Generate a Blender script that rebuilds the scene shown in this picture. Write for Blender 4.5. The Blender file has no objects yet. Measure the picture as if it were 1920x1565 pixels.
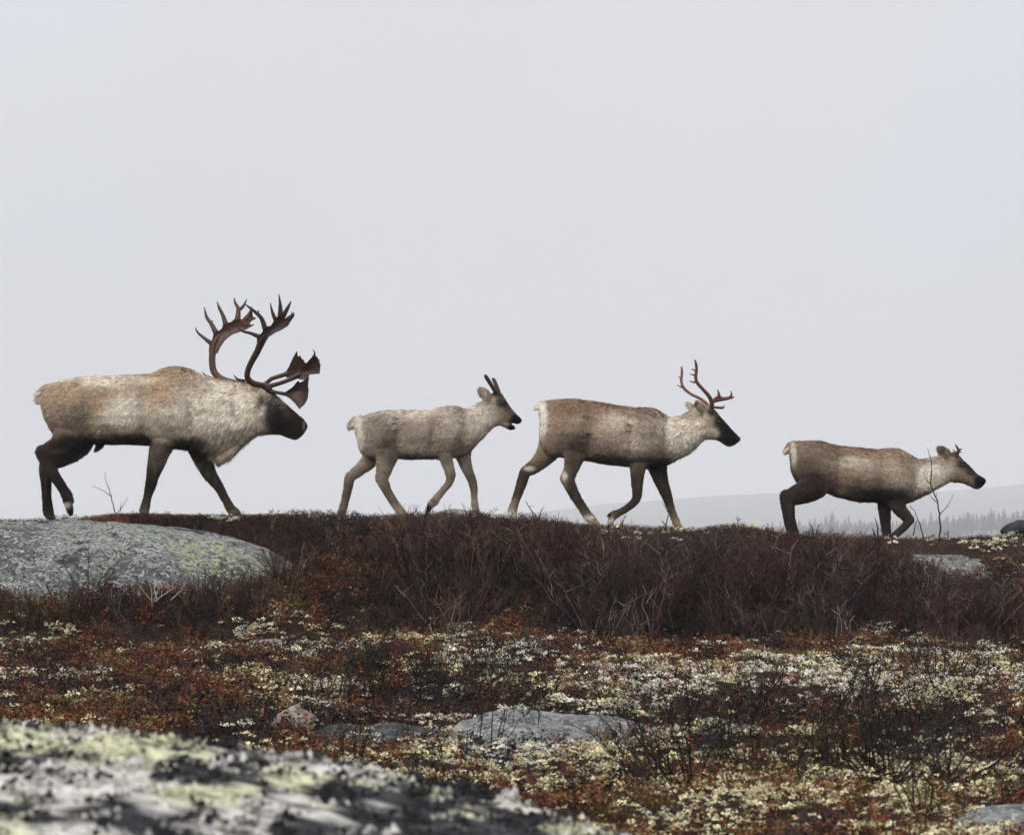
import bpy, bmesh, math, random
import numpy as np
from mathutils import Vector
from mathutils.geometry import tessellate_polygon

# ------------------------------------------------------------------ camera, sky, sun, exposure
scn = bpy.context.scene
COL = scn.collection
F = 4840.0            # focal length in pixels of a 1920 px wide frame
HZ = 1000.0           # row of the true horizon in that frame

cam_d = bpy.data.cameras.new('camera')
cam = bpy.data.objects.new('camera', cam_d)
COL.objects.link(cam)
cam.rotation_euler = (math.radians(90), 0, 0)
cam_d.sensor_width = 36.0
cam_d.lens = F / 1920 * 36.0
cam_d.shift_y = (HZ - 1565 / 2) / 1920
cam_d.clip_start = 0.05
cam_d.clip_end = 16000
cam_d.dof.use_dof = True
cam_d.dof.focus_distance = 21.5
cam_d.dof.aperture_fstop = 9.5
scn.camera = cam

SUN_EL, SUN_AZ = math.radians(44), math.radians(-148)   # high, behind the camera's left shoulder
world = bpy.data.worlds.new('World')
scn.world = world
world.use_nodes = True
nt = world.node_tree
nt.nodes.clear()
N = nt.nodes.new
L = nt.links.new
wo = N('ShaderNodeOutputWorld')
bg = N('ShaderNodeBackground')
sky = N('ShaderNodeTexSky')
sky.sky_type = 'NISHITA'
sky.sun_disc = False
sky.sun_elevation = SUN_EL
sky.sun_rotation = SUN_AZ
sky.dust_density = 6.0
tc = N('ShaderNodeTexCoord')
sep = N('ShaderNodeSeparateXYZ')
L(tc.outputs['Generated'], sep.inputs[0])
mx = N('ShaderNodeMath'); mx.operation = 'MAXIMUM'; mx.inputs[1].default_value = 0.0
L(sep.outputs['Z'], mx.inputs[0])
pw = N('ShaderNodeMath'); pw.operation = 'POWER'; pw.inputs[1].default_value = 2.2
L(mx.outputs[0], pw.inputs[0])
grad = N('ShaderNodeMath'); grad.operation = 'MULTIPLY_ADD'       # overcast: zenith brighter than horizon
grad.inputs[1].default_value = 2.4; grad.inputs[2].default_value = 1.0
L(pw.outputs[0], grad.inputs[0])
cn = N('ShaderNodeTexNoise'); cn.inputs['Scale'].default_value = 2.6; cn.inputs['Detail'].default_value = 3.0
L(tc.outputs['Generated'], cn.inputs['Vector'])
cm = N('ShaderNodeMapRange'); cm.inputs['From Min'].default_value = 0.3; cm.inputs['From Max'].default_value = 0.7
cm.inputs['To Min'].default_value = 0.95; cm.inputs['To Max'].default_value = 1.03
L(cn.outputs['Fac'], cm.inputs['Value'])
mm = N('ShaderNodeMath'); mm.operation = 'MULTIPLY'
L(grad.outputs[0], mm.inputs[0]); L(cm.outputs[0], mm.inputs[1])
cloud = N('ShaderNodeVectorMath'); cloud.operation = 'SCALE'
cmix = N('ShaderNodeMix'); cmix.data_type = 'RGBA'
cn2 = N('ShaderNodeTexNoise'); cn2.inputs['Scale'].default_value = 3.4; cn2.inputs['Detail'].default_value = 2.0
cmap = N('ShaderNodeMapping'); cmap.inputs['Location'].default_value = (2.3, 0.4, 1.1)
L(tc.outputs['Generated'], cmap.inputs['Vector']); L(cmap.outputs[0], cn2.inputs['Vector'])
cr2 = N('ShaderNodeMapRange'); cr2.inputs['From Min'].default_value = 0.38; cr2.inputs['From Max'].default_value = 0.62
L(cn2.outputs['Fac'], cr2.inputs['Value']); L(cr2.outputs[0], cmix.inputs['Factor'])
cmix.inputs['A'].default_value = (7.1, 7.3, 7.85, 1); cmix.inputs['B'].default_value = (7.25, 7.36, 7.68, 1)
L(cmix.outputs['Result'], cloud.inputs[0])
L(mm.outputs[0], cloud.inputs['Scale'])
mix = N('ShaderNodeMix'); mix.data_type = 'RGBA'
mix.inputs['Factor'].default_value = 0.95
L(sky.outputs['Color'], mix.inputs['A']); L(cloud.outputs[0], mix.inputs['B'])
L(mix.outputs['Result'], bg.inputs['Color'])
bg.inputs['Strength'].default_value = 0.1
L(bg.outputs[0], wo.inputs['Surface'])

sun_d = bpy.data.lights.new('sun', 'SUN')
sun_d.energy = 1.5
sun_d.angle = math.radians(40)
sun_d.color = (1.0, 0.96, 0.9)
sun = bpy.data.objects.new('sun', sun_d)
COL.objects.link(sun)
sdir = Vector((math.sin(SUN_AZ) * math.cos(SUN_EL), math.cos(SUN_AZ) * math.cos(SUN_EL), math.sin(SUN_EL)))
sun.rotation_euler = sdir.to_track_quat('Z', 'Y').to_euler()
sun.location = (0, 0, 30)

scn.view_settings.view_transform = 'Standard'
scn.view_settings.look = 'None'
scn.view_settings.exposure = 0.0
scn.view_settings.gamma = 1.0
scn.view_settings.use_curve_mapping = False
scn.render.engine = 'CYCLES'
scn.cycles.use_denoising = True
scn.cycles.max_bounces = 6
scn.cycles.volume_bounces = 4
scn.cycles.caustics_reflective = False
scn.cycles.caustics_refractive = False

# ------------------------------------------------------------------ helpers
rng = np.random.default_rng(7)
random.seed(7)


def px(u, v, y):
    """point at depth y that the frame's pixel (u, v) looks at"""
    return Vector(((u - 960) / F * y, y, (HZ - v) / F * y))


def smooth(a, b, x):
    t = np.clip((np.asarray(x, float) - a) / (b - a), 0, 1)
    return t * t * (3 - 2 * t)


def _h(ix, iy, iz, seed):
    s = np.sin(ix * 127.1 + iy * 311.7 + iz * 74.7 + seed * 53.17) * 43758.5453
    return s - np.floor(s)


def noise3(x, y, z, seed=0):
    x, y, z = np.broadcast_arrays(np.asarray(x, float), np.asarray(y, float), np.asarray(z, float))
    ix, iy, iz = np.floor(x), np.floor(y), np.floor(z)
    fx, fy, fz = x - ix, y - iy, z - iz
    fx = fx * fx * (3 - 2 * fx); fy = fy * fy * (3 - 2 * fy); fz = fz * fz * (3 - 2 * fz)
    r = 0
    for a in (0, 1):
        for b in (0, 1):
            for c in (0, 1):
                w = (fx if a else 1 - fx) * (fy if b else 1 - fy) * (fz if c else 1 - fz)
                r = r + w * _h(ix + a, iy + b, iz + c, seed)
    return r


def noise2(x, y, seed=0):
    return noise3(x, y, np.zeros_like(np.asarray(x, float)), seed)


def fbm2(x, y, seed=0, oct=4):
    r, a, t = 0, 1.0, 0
    for i in range(oct):
        r = r + a * noise2(x, y, seed + i * 3); t += a
        x, y, a = x * 2.03 + 11.3, y * 2.03 + 5.7, a * 0.5
    return r / t


def fbm3(x, y, z, seed=0, oct=4):
    r, a, t = 0, 1.0, 0
    for i in range(oct):
        r = r + a * noise3(x, y, z, seed + i * 3); t += a
        x, y, z, a = x * 2.03 + 11.3, y * 2.03 + 5.7, z * 2.03 + 3.1, a * 0.5
    return r / t


def new_mesh(name, verts, faces, mat=None, cols=None, smooth_shade=True, tri=None):
    """faces: int array (n,3) or (n,4), or a python list"""
    me = bpy.data.meshes.new(name)
    verts = np.asarray(verts, np.float32)
    if isinstance(faces, np.ndarray):
        n, k = faces.shape
        me.vertices.add(len(verts)); me.vertices.foreach_set('co', verts.ravel())
        me.loops.add(n * k); me.loops.foreach_set('vertex_index', faces.astype(np.int32).ravel())
        me.polygons.add(n)
        me.polygons.foreach_set('loop_start', np.arange(0, n * k, k, dtype=np.int32))
        me.polygons.foreach_set('loop_total', np.full(n, k, np.int32))
        me.update(calc_edges=True)
    else:
        me.from_pydata([tuple(v) for v in verts], [], faces)
    if cols is not None:
        set_cols(me, cols)
    if smooth_shade:
        me.polygons.foreach_set('use_smooth', np.ones(len(me.polygons), bool))
    if mat:
        me.materials.append(mat)
    me.validate()
    return me


def set_cols(me, cols):
    c = np.ones((len(me.vertices), 4), np.float32)
    c[:, :3] = np.clip(cols, 0, 1)
    at = me.color_attributes.new('Col', 'FLOAT_COLOR', 'POINT')
    at.data.foreach_set('color', c.ravel())


def obj(name, me, parent=None, loc=None):
    o = bpy.data.objects.new(name, me)
    COL.objects.link(o)
    if parent:
        o.parent = parent
    if loc is not None:
        o.location = loc
    return o


def tag(o, label=None, cat=None, group=None, kind=None):
    if label: o['label'] = label
    if cat: o['category'] = cat
    if group: o['group'] = group
    if kind: o['kind'] = kind
    return o


def thing(name, label, cat, loc, group=None):
    o = bpy.data.objects.new(name, None)
    COL.objects.link(o)
    o.location = loc
    o.empty_display_size = 0.1
    return tag(o, label, cat, group)


class G:
    """collects triangles and their colours"""
    def __init__(s):
        s.v, s.f, s.c, s.n = [], [], [], 0

    def add(s, v, f, c):
        v = np.asarray(v, float); f = np.asarray(f, int)
        c = np.asarray(c, float)
        if c.ndim == 1:
            c = np.tile(c, (len(v), 1))
        s.v.append(v); s.f.append(f + s.n); s.c.append(c); s.n += len(v)

    def tube(s, pts, rad, c, k=3, cap=True):
        v, f = tube_np(pts, rad, k, cap)
        s.add(v, f, c)

    def arrays(s):
        return np.concatenate(s.v), np.concatenate(s.f), np.concatenate(s.c)

    def mesh(s, name, mat, smooth_shade=True):
        v, f, c = s.arrays()
        return new_mesh(name, v, f, mat, c, smooth_shade)


def tube_np(pts, rad, k=3, cap=True, squash=None):
    pts = np.asarray(pts, float)
    n = len(pts)
    rad = np.broadcast_to(np.asarray(rad, float), (n,))
    t = np.gradient(pts, axis=0)
    t /= np.linalg.norm(t, axis=1)[:, None] + 1e-9
    ref = np.array([0.31, 0.9, 0.2]) if abs(t[0] @ np.array([0.31, 0.9, 0.2])) < 0.85 else np.array([1.0, 0, 0.1])
    a = np.cross(t, ref); a /= np.linalg.norm(a, axis=1)[:, None] + 1e-9
    b = np.cross(t, a)
    ang = np.arange(k) / k * 2 * math.pi
    v = pts[:, None, :] + rad[:, None, None] * (np.cos(ang)[None, :, None] * a[:, None, :] + np.sin(ang)[None, :, None] * b[:, None, :])
    v = v.reshape(-1, 3)
    f = []
    for i in range(n - 1):
        for j in range(k):
            p, q = i * k + j, i * k + (j + 1) % k
            f += [(p, q, q + k), (p, q + k, p + k)]
    if cap:
        for j in range(1, k - 1):
            f.append((0, j + 1, j)); o = (n - 1) * k
            f.append((o, o + j, o + j + 1))
    return v, np.array(f)


def scatter(tpl, pos, yaw, scale, tint, lean=None, zscale=None):
    """copies of one template (v, f, c) as arrays"""
    v, f, c = tpl
    n = len(pos)
    cy, sy = np.cos(yaw), np.sin(yaw)
    zs = scale if zscale is None else zscale
    x = v[None, :, 0] * cy[:, None] - v[None, :, 1] * sy[:, None]
    y = v[None, :, 0] * sy[:, None] + v[None, :, 1] * cy[:, None]
    z = np.broadcast_to(v[None, :, 2], x.shape) * zs[:, None]
    x = x * scale[:, None]; y = y * scale[:, None]
    if lean is not None:
        x = x + z * lean[:, 0:1]; y = y + z * lean[:, 1:2]
    V = np.stack([x, y, z], -1) + pos[:, None, :]
    Fc = f[None] + (np.arange(n) * len(v))[:, None, None]
    C = c[None] * tint[:, None, :]
    return V.reshape(-1, 3), Fc.reshape(-1, f.shape[1]), C.reshape(-1, 3)


# ------------------------------------------------------------------ materials
def mat_new(name):
    m = bpy.data.materials.new(name)
    m.use_nodes = True
    n = m.node_tree
    b = n.nodes['Principled BSDF']
    b.inputs['Roughness'].default_value = 0.9
    b.inputs['Specular IOR Level'].default_value = 0.15
    return m, n, b


def mat_attr(name, rough=0.9, spec=0.1, nscale=60, namp=0.25, bump=0.0):
    m, n, b = mat_new(name)
    a = n.nodes.new('ShaderNodeAttribute'); a.attribute_name = 'Col'
    tx = n.nodes.new('ShaderNodeTexNoise'); tx.inputs['Scale'].default_value = nscale; tx.inputs['Detail'].default_value = 3
    tcn = n.nodes.new('ShaderNodeTexCoord')
    n.links.new(tcn.outputs['Object'], tx.inputs['Vector'])
    mr = n.nodes.new('ShaderNodeMapRange')
    mr.inputs['From Min'].default_value = 0.3; mr.inputs['From Max'].default_value = 0.7
    mr.inputs['To Min'].default_value = 1 - namp; mr.inputs['To Max'].default_value = 1 + namp
    n.links.new(tx.outputs['Fac'], mr.inputs['Value'])
    sc = n.nodes.new('ShaderNodeVectorMath'); sc.operation = 'SCALE'
    n.links.new(a.outputs['Color'], sc.inputs[0]); n.links.new(mr.outputs[0], sc.inputs['Scale'])
    n.links.new(sc.outputs[0], b.inputs['Base Color'])
    b.inputs['Roughness'].default_value = rough
    b.inputs['Specular IOR Level'].default_value = spec
    if bump:
        bp = n.nodes.new('ShaderNodeBump'); bp.inputs['Strength'].default_value = bump; bp.inputs['Distance'].default_value = 0.01
        n.links.new(tx.outputs['Fac'], bp.inputs['Height']); n.links.new(bp.outputs[0], b.inputs['Normal'])
    return m


def ramp(n, stops):
    r = n.nodes.new('ShaderNodeValToRGB')
    e = r.color_ramp.elements
    while len(e) < len(stops):
        e.new(0.5)
    for k, (p, c) in enumerate(stops):
        e[k].position = p
        e[k].color = (*c, 1) if len(c) == 3 else c
    return r


def mat_rock(name, base, stains, patch=None, scale=1.0, bump=0.6):
    """lichen-covered granite. base: three colours; stains: [(noise scale, lo, hi, colour)]; patch: (centre, radius, colour)"""
    m, n, b = mat_new(name)
    NN, LL = n.nodes.new, n.links.new
    t = NN('ShaderNodeTexCoord')
    n1 = NN('ShaderNodeTexNoise'); n1.inputs['Scale'].default_value = 9 * scale; n1.inputs['Detail'].default_value = 8; n1.inputs['Roughness'].default_value = 0.7
    LL(t.outputs['Object'], n1.inputs['Vector'])
    r1 = ramp(n, [(0.32, base[0]), (0.5, base[1]), (0.66, base[2])])
    LL(n1.outputs['Fac'], r1.inputs[0])
    cur = r1.outputs['Color']
    for i, (s, lo, hi, c) in enumerate(stains):
        nz = NN('ShaderNodeTexNoise'); nz.inputs['Scale'].default_value = s * scale; nz.inputs['Detail'].default_value = 5; nz.inputs['Roughness'].default_value = 0.62
        mp = NN('ShaderNodeMapping'); mp.inputs['Location'].default_value = (i * 7.3 + 1, i * 3.1, i * 5.9)
        LL(t.outputs['Object'], mp.inputs['Vector']); LL(mp.outputs[0], nz.inputs['Vector'])
        mr = NN('ShaderNodeMapRange'); mr.inputs['From Min'].default_value = lo; mr.inputs['From Max'].default_value = hi
        LL(nz.outputs['Fac'], mr.inputs['Value'])
        fac = mr.outputs[0]
        if len(patch or ()) and i == len(stains) - 1 and patch:
            pass
        mxn = NN('ShaderNodeMix'); mxn.data_type = 'RGBA'
        LL(fac, mxn.inputs['Factor']); LL(cur, mxn.inputs['A']); mxn.inputs['B'].default_value = (*c, 1)
        cur = mxn.outputs['Result']
    if patch:
        cpos, rad, c = patch
        d = NN('ShaderNodeVectorMath'); d.operation = 'DISTANCE'; d.inputs[1].default_value = cpos
        LL(t.outputs['Object'], d.inputs[0])
        nz = NN('ShaderNodeTexNoise'); nz.inputs['Scale'].default_value = 7; nz.inputs['Detail'].default_value = 6
        LL(t.outputs['Object'], nz.inputs['Vector'])
        ma = NN('ShaderNodeMath'); ma.operation = 'MULTIPLY_ADD'; ma.inputs[1].default_value = 1.1 * rad; LL(nz.outputs['Fac'], ma.inputs[0]); LL(d.outputs['Value'], ma.inputs[2])
        mr = NN('ShaderNodeMapRange'); mr.inputs['From Min'].default_value = 1.55 * rad; mr.inputs['From Max'].default_value = 1.35 * rad
        LL(ma.outputs[0], mr.inputs['Value'])
        mxn = NN('ShaderNodeMix'); mxn.data_type = 'RGBA'
        nf = NN('ShaderNodeTexNoise'); nf.inputs['Scale'].default_value = 26; nf.inputs['Detail'].default_value = 4
        LL(t.outputs['Object'], nf.inputs['Vector'])
        mf = NN('ShaderNodeMapRange'); mf.inputs['From Min'].default_value = 0.50; mf.inputs['From Max'].default_value = 0.60
        LL(nf.outputs['Fac'], mf.inputs['Value'])
        mu = NN('ShaderNodeMath'); mu.operation = 'MULTIPLY'; LL(mr.outputs[0], mu.inputs[0]); LL(mf.outputs[0], mu.inputs[1])
        LL(mu.outputs[0], mxn.inputs['Factor']); LL(cur, mxn.inputs['A']); mxn.inputs['B'].default_value = (*c, 1)
        cur = mxn.outputs['Result']
    LL(cur, b.inputs['Base Color'])
    bp = NN('ShaderNodeBump'); bp.inputs['Strength'].default_value = bump; bp.inputs['Distance'].default_value = 0.02
    LL(n1.outputs['Fac'], bp.inputs['Height']); LL(bp.outputs[0], b.inputs['Normal'])
    b.inputs['Roughness'].default_value = 0.85
    return m


M_veg = mat_attr('leaf_surface', 0.8, 0.2, 40, 0.2)
M_twig = mat_attr('twig_bark', 0.85, 0.15, 60, 0.25)
M_lichen = mat_attr('lichen_surface', 0.95, 0.05, 120, 0.25)
M_fur = mat_attr('fur_strand', 0.9, 0.0, 25, 0.12)
M_hide = mat_attr('hide', 0.9, 0.02, 45, 0.25, 0.5)
M_antler = mat_attr('antler_bone', 0.5, 0.3, 30, 0.3, 0.3)
M_far = mat_attr('far_needles', 0.9, 0.05, 2, 0.3)

# ------------------------------------------------------------------ terrain
_cu = np.array([-1500, -300, 0, 230, 400, 520, 640, 800, 860, 905, 950, 1020, 1100, 1200, 1300, 1340, 1385, 1440, 1490, 1600, 1720, 1850, 1920, 2300, 3400], float)
_cv = np.array([992, 977, 977, 970, 969, 971, 972, 969, 965, 966, 974, 979, 988, 992, 995, 991, 985, 992, 1004, 1008, 1009, 1007, 1001, 1009, 1014], float)


def crest(x):
    u = 960 + np.asarray(x, float) / 22.0 * F
    return (HZ - np.interp(u, _cu, _cv)) / F * 22.0


ROCK_C = np.array([-4.25, 21.5, -1.0]); ROCK_A = np.array([2.64, 1.8, 1.115]); ROCK_P = 3.3


def rock_top(x, y):
    qx = np.abs((x - ROCK_C[0]) / ROCK_A[0]) ** ROCK_P
    q = np.clip(1 - qx, 0, 1) ** (2 / ROCK_P) - ((y - ROCK_C[1]) / ROCK_A[1]) ** 2
    return np.where(q > 0, ROCK_C[2] + ROCK_A[2] * np.sqrt(np.clip(q, 0, 1)), -9.0) - (x - ROCK_C[0]) * 0.012


def terrain(x, y):
    x = np.asarray(x, float); y = np.asarray(y, float)
    heath = -0.86 - (19.5 - np.clip(y, 2, 19.5)) * 0.009 + (fbm2(x * 0.9, y * 0.9, 3, 3) - 0.5) * 0.16 \
        + (fbm2(x * 3.2, y * 3.2, 9, 2) - 0.5) * 0.13
    heath = heath + 0.32 * smooth(18.6, 19.8, y) * (1 - smooth(-2.1, -1.2, x))
    c = crest(x)
    s = smooth(19.6, 21.9, y + (noise2(x * 0.8, x * 0 + 2, 5) - 0.5) * 0.5)
    top = c + (fbm2(x * 2.5, y * 2.5, 21, 3) - 0.5) * 0.04 - 0.02
    # behind the crest the ground eases down into a wide valley
    far = np.where(y > 23.2, -(np.clip(y, 23.2, 60) - 23.2) * 0.05, 0) - smooth(40, 420, y) * 14 \
        + (fbm2(x * 0.02, y * 0.02, 4, 3) - 0.5) * 3 * smooth(60, 300, y)
    top = top * (1 - smooth(40, 150, y)) + far
    z = heath * (1 - s) + top * s
    # the land away from the scene to the sides and behind the camera rolls on at the level of the heath
    rt = rock_top(x, y)
    dip = np.minimum(z, rt - 0.10)
    z = np.where(rt > -5, z + (dip - z) * (1 - smooth(21.55, 21.95, y)), z)
    return z


def axis(lo, hi, fine_lo, fine_hi, step, grow=1.22):
    a = list(np.arange(fine_lo, fine_hi + 1e-6, step))
    d, p = step, fine_hi
    while p < hi:
        d *= grow; p += d; a.append(min(p, hi))
    d, p = step, fine_lo
    while p > lo:
        d *= grow; p -= d; a.insert(0, max(p, lo))
    return np.array(a)


XS = axis(-5200, 5200, -8, 8, 0.085)
YS = axis(-2500, 5600, 2.0, 25, 0.085)
gx, gy = np.meshgrid(XS, YS)
gz = terrain(gx, gy)
nx, ny = len(XS), len(YS)
idx = np.arange(nx * ny).reshape(ny, nx)
quads = np.stack([idx[:-1, :-1], idx[:-1, 1:], idx[1:, 1:], idx[1:, :-1]], -1).reshape(-1, 4)

m_ground, n, b = mat_new('peat_soil')
t = n.nodes.new('ShaderNodeTexCoord')
n1 = n.nodes.new('ShaderNodeTexNoise'); n1.inputs['Scale'].default_value = 26; n1.inputs['Detail'].default_value = 8; n1.inputs['Roughness'].default_value = 0.7
n.links.new(t.outputs['Object'], n1.inputs['Vector'])
r1 = ramp(n, [(0.34, (0.005, 0.0035, 0.003)), (0.5, (0.016, 0.008, 0.005)), (0.62, (0.035, 0.016, 0.008)), (0.74, (0.07, 0.04, 0.02))])
n.links.new(n1.outputs['Fac'], r1.inputs[0]); n.links.new(r1.outputs[0], b.inputs['Base Color'])
bp = n.nodes.new('ShaderNodeBump'); bp.inputs['Strength'].default_value = 0.8; bp.inputs['Distance'].default_value = 0.03
n.links.new(n1.outputs['Fac'], bp.inputs['Height']); n.links.new(bp.outputs[0], b.inputs['Normal'])
g = obj('ground', new_mesh('ground', np.stack([gx, gy, gz], -1).reshape(-1, 3), quads, m_ground))
tag(g, 'brown peaty tundra ground under the heath and shrubs', kind='structure')

# ------------------------------------------------------------------ far hill
hu = np.array([-3000, 200, 600, 850, 1000, 1100, 1200, 1300, 1430, 1500, 1600, 1750, 1880, 1920, 2100, 2600, 4200], float)
hv = np.array([1012, 1006, 990, 972, 961, 949, 941, 932.5, 926, 927.5, 929, 923, 911, 907, 898, 905, 985], float)
hX = np.linspace(-2500, 2300, 260)
hY = np.linspace(2050, 4800, 44)
HX, HY = np.meshgrid(hX, hY)
prof = (HZ - np.interp(960 + HX / 3300 * F, hu, hv)) / F * 3300
rise = smooth(2050, 3300, HY) * (1 - 0.8 * smooth(3450, 4800, HY))
HZv = -17.5 + (prof + 17.5) * rise + (fbm2(HX * 0.01, HY * 0.01, 2, 3) - 0.5) * 3 + (noise2(HX * 0.055, HY * 0.05, 8) - 0.5) * 1.3
k1, k2 = HX.shape
hid = np.arange(k1 * k2).reshape(k1, k2)
hq = np.stack([hid[:-1, :-1], hid[:-1, 1:], hid[1:, 1:], hid[1:, :-1]], -1).reshape(-1, 4)
m_hill, n, b = mat_new('hill_cover')
t = n.nodes.new('ShaderNodeTexCoord')
n1 = n.nodes.new('ShaderNodeTexNoise'); n1.inputs['Scale'].default_value = 0.02; n1.inputs['Detail'].default_value = 6
n.links.new(t.outputs['Object'], n1.inputs['Vector'])
r1 = ramp(n, [(0.35, (0.03, 0.035, 0.025)), (0.6, (0.075, 0.065, 0.05))])
n.links.new(n1.outputs['Fac'], r1.inputs[0]); n.links.new(r1.outputs[0], b.inputs['Base Color'])
tag(obj('hill', new_mesh('hill', np.stack([HX, HY, HZv], -1).reshape(-1, 3), hq, m_hill)),
    'long low hill fading into the grey haze', kind='structure')

# ------------------------------------------------------------------ haze (air with fine snow in it)
hz0, hz1 = float(gz.min()) - 1.0, 95.0
hz0 = min(hz0, float(HZv.min()) - 1.0)
bm = bmesh.new()
bmesh.ops.create_cube(bm, size=1.0)
for v_ in bm.verts:
    v_.co = Vector((v_.co.x * 10800, v_.co.y * 8500 + 1600, hz0 if v_.co.z < 0 else hz1))
me = bpy.data.meshes.new('haze'); bm.to_mesh(me); bm.free()
m_haze = bpy.data.materials.new('haze_air'); m_haze.use_nodes = True
n = m_haze.node_tree; n.nodes.clear()
mo = n.nodes.new('ShaderNodeOutputMaterial'); pv = n.nodes.new('ShaderNodeVolumePrincipled')
pv.inputs['Color'].default_value = (0.965, 0.97, 0.985, 1)
pv.inputs['Density'].default_value = 0.00055
pv.inputs['Anisotropy'].default_value = 0.2
n.links.new(pv.outputs[0], mo.inputs['Volume'])
me.materials.append(m_haze)
tag(obj('haze', me), 'pale grey haze of falling snow in the air', kind='stuff')


# ------------------------------------------------------------------ rocks
def boulder(name, label, c, a, p, mat, seed, amp=0.06, sub=5, yaw=0.0, tilt=(0, 0), rough_scale=2.0, cat='boulder', group=None, round_yz=False):
    bm = bmesh.new()
    bmesh.ops.create_icosphere(bm, subdivisions=sub, radius=1.0)
    bm.verts.ensure_lookup_table()
    d = np.array([v.co for v in bm.verts])
    a = np.array(a, float)
    r = (np.abs(d[:, 0] / a[0]) ** p + np.abs(d[:, 1] / a[1]) ** p + np.abs(d[:, 2] / a[2]) ** p) ** (-1 / p)
    P = d * r[:, None]
    if round_yz:
        r = (np.abs(d[:, 0] / a[0]) ** p + np.sqrt((d[:, 1] / a[1]) ** 2 + (d[:, 2] / a[2]) ** 2) ** p) ** (-1 / p)
        P = d * r[:, None]
    s = rough_scale
    nz = (fbm3(P[:, 0] * s, P[:, 1] * s, P[:, 2] * s, seed, 5) - 0.5)
    fine = (fbm3(P[:, 0] * s * 7, P[:, 1] * s * 7, P[:, 2] * s * 7, seed + 4, 3) - 0.5)
    nrm = P / a ** 2; nrm /= np.linalg.norm(nrm, axis=1)[:, None]
    ledge = np.abs(fbm3(P[:, 0] * s * 0.9 + 4, P[:, 1] * s * 1.6, P[:, 2] * s * 2.6, seed + 9, 3) - 0.5)
    ledge = -np.clip(0.045 - ledge, 0, 1) / 0.045
    P = P + nrm * (nz * amp * 2 + fine * amp * 0.35 + ledge * amp * 0.45)[:, None]
    P[:, 2] += P[:, 0] * tilt[0] + P[:, 1] * tilt[1]
    cy, sy = math.cos(yaw), math.sin(yaw)
    P = np.stack([P[:, 0] * cy - P[:, 1] * sy, P[:, 0] * sy + P[:, 1] * cy, P[:, 2]], 1)
    f = np.array([[v.index for v in fa.verts] for fa in bm.faces])
    bm.free()
    o = obj(name, new_mesh(name, P, f, mat), loc=c)
    return tag(o, label, cat, group)


RG = 'rocks lying in the tundra'
GREY = ((0.06, 0.06, 0.061), (0.155, 0.158, 0.15), (0.29, 0.30, 0.27))
m_r1 = mat_rock('granite_ridge', GREY,
                [(1.3, 0.46, 0.60, (0.06, 0.064, 0.07)), (9, 0.53, 0.60, (0.185, 0.20, 0.165)), (30, 0.55, 0.62, (0.31, 0.32, 0.29)), (36, 0.53, 0.59, (0.03, 0.03, 0.03)), (11, 0.60, 0.64, (0.03, 0.028, 0.027)),
                 (2.6, 0.62, 0.66, (0.03, 0.028, 0.027))],
                patch=((1.9, -0.85, 0.85), 0.44, (0.26, 0.27, 0.145)), bump=1.0)
boulder('boulder', 'long grey lichen-spotted whaleback rock under the antlered bull', ROCK_C, ROCK_A, ROCK_P, m_r1, 3, 0.07, 7, 0, (-0.012, 0.0), 1.5, 'rock', RG, True)
m_r1b = mat_rock('mottled_slab', ((0.05, 0.05, 0.05), (0.11, 0.11, 0.105), (0.21, 0.21, 0.195)), [(10, 0.56, 0.62, (0.06, 0.04, 0.03)), (16, 0.6, 0.66, (0.40, 0.40, 0.33))], scale=1.5)
M_crust = mat_attr('crust_surface', 0.9, 0.1, 30, 0.45, 0.8)


def crust_colour(P):
    """pale lichen crust and black bare patches, by place on the nearest rock"""
    u, v = 960 + P[:, 0] / P[:, 1] * F, HZ - P[:, 2] / P[:, 1] * F
    q = fbm2(P[:, 0] * 8.5, P[:, 1] * 3.6, 137, 4) * 1.4 - 0.20
    for cu, cv, ru, rv, a in ((150, 1530, 330, 42, -0.42), (60, 1432, 130, 22, -0.38), (370, 1462, 150, 20, -0.40), (900, 1540, 260, 10, -0.2), (140, 1352, 110, 18, -0.3), (900, 1492, 150, 12, -0.3), (690, 1416, 130, 10, -0.25), (560, 1552, 170, 28, -0.15),
                              (330, 1402, 200, 26, 0.16), (620, 1450, 170, 34, 0.18), (120, 1395, 130, 14, 0.2), (210, 1478, 150, 14, 0.15), (800, 1532, 130, 22, 0.16), (1050, 1556, 90, 12, 0.12)):
        q = q + a * np.exp(-(((u - cu) / ru) ** 2 + ((v - cv) / rv) ** 2))
    fine_ = fbm2(P[:, 0] * 26, P[:, 1] * 14, 151, 3)
    q = q + (fine_ - 0.5) * 0.85
    pale_ = smooth(0.45, 0.56, q)[:, None]
    hue = fbm2(P[:, 0] * 7, P[:, 1] * 4, 171, 3)[:, None]
    light = np.array((0.46, 0.445, 0.30)) * (hue < 0.52) + np.array((0.46, 0.435, 0.40)) * (hue >= 0.52)
    dark_ = np.array((0.020, 0.020, 0.022)) * (1 - 0.0 * hue) + np.array((0.055, 0.055, 0.058)) * smooth(0.52, 0.66, fine_)[:, None]
    return light * pale_ + dark_ * (1 - pale_)


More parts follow.
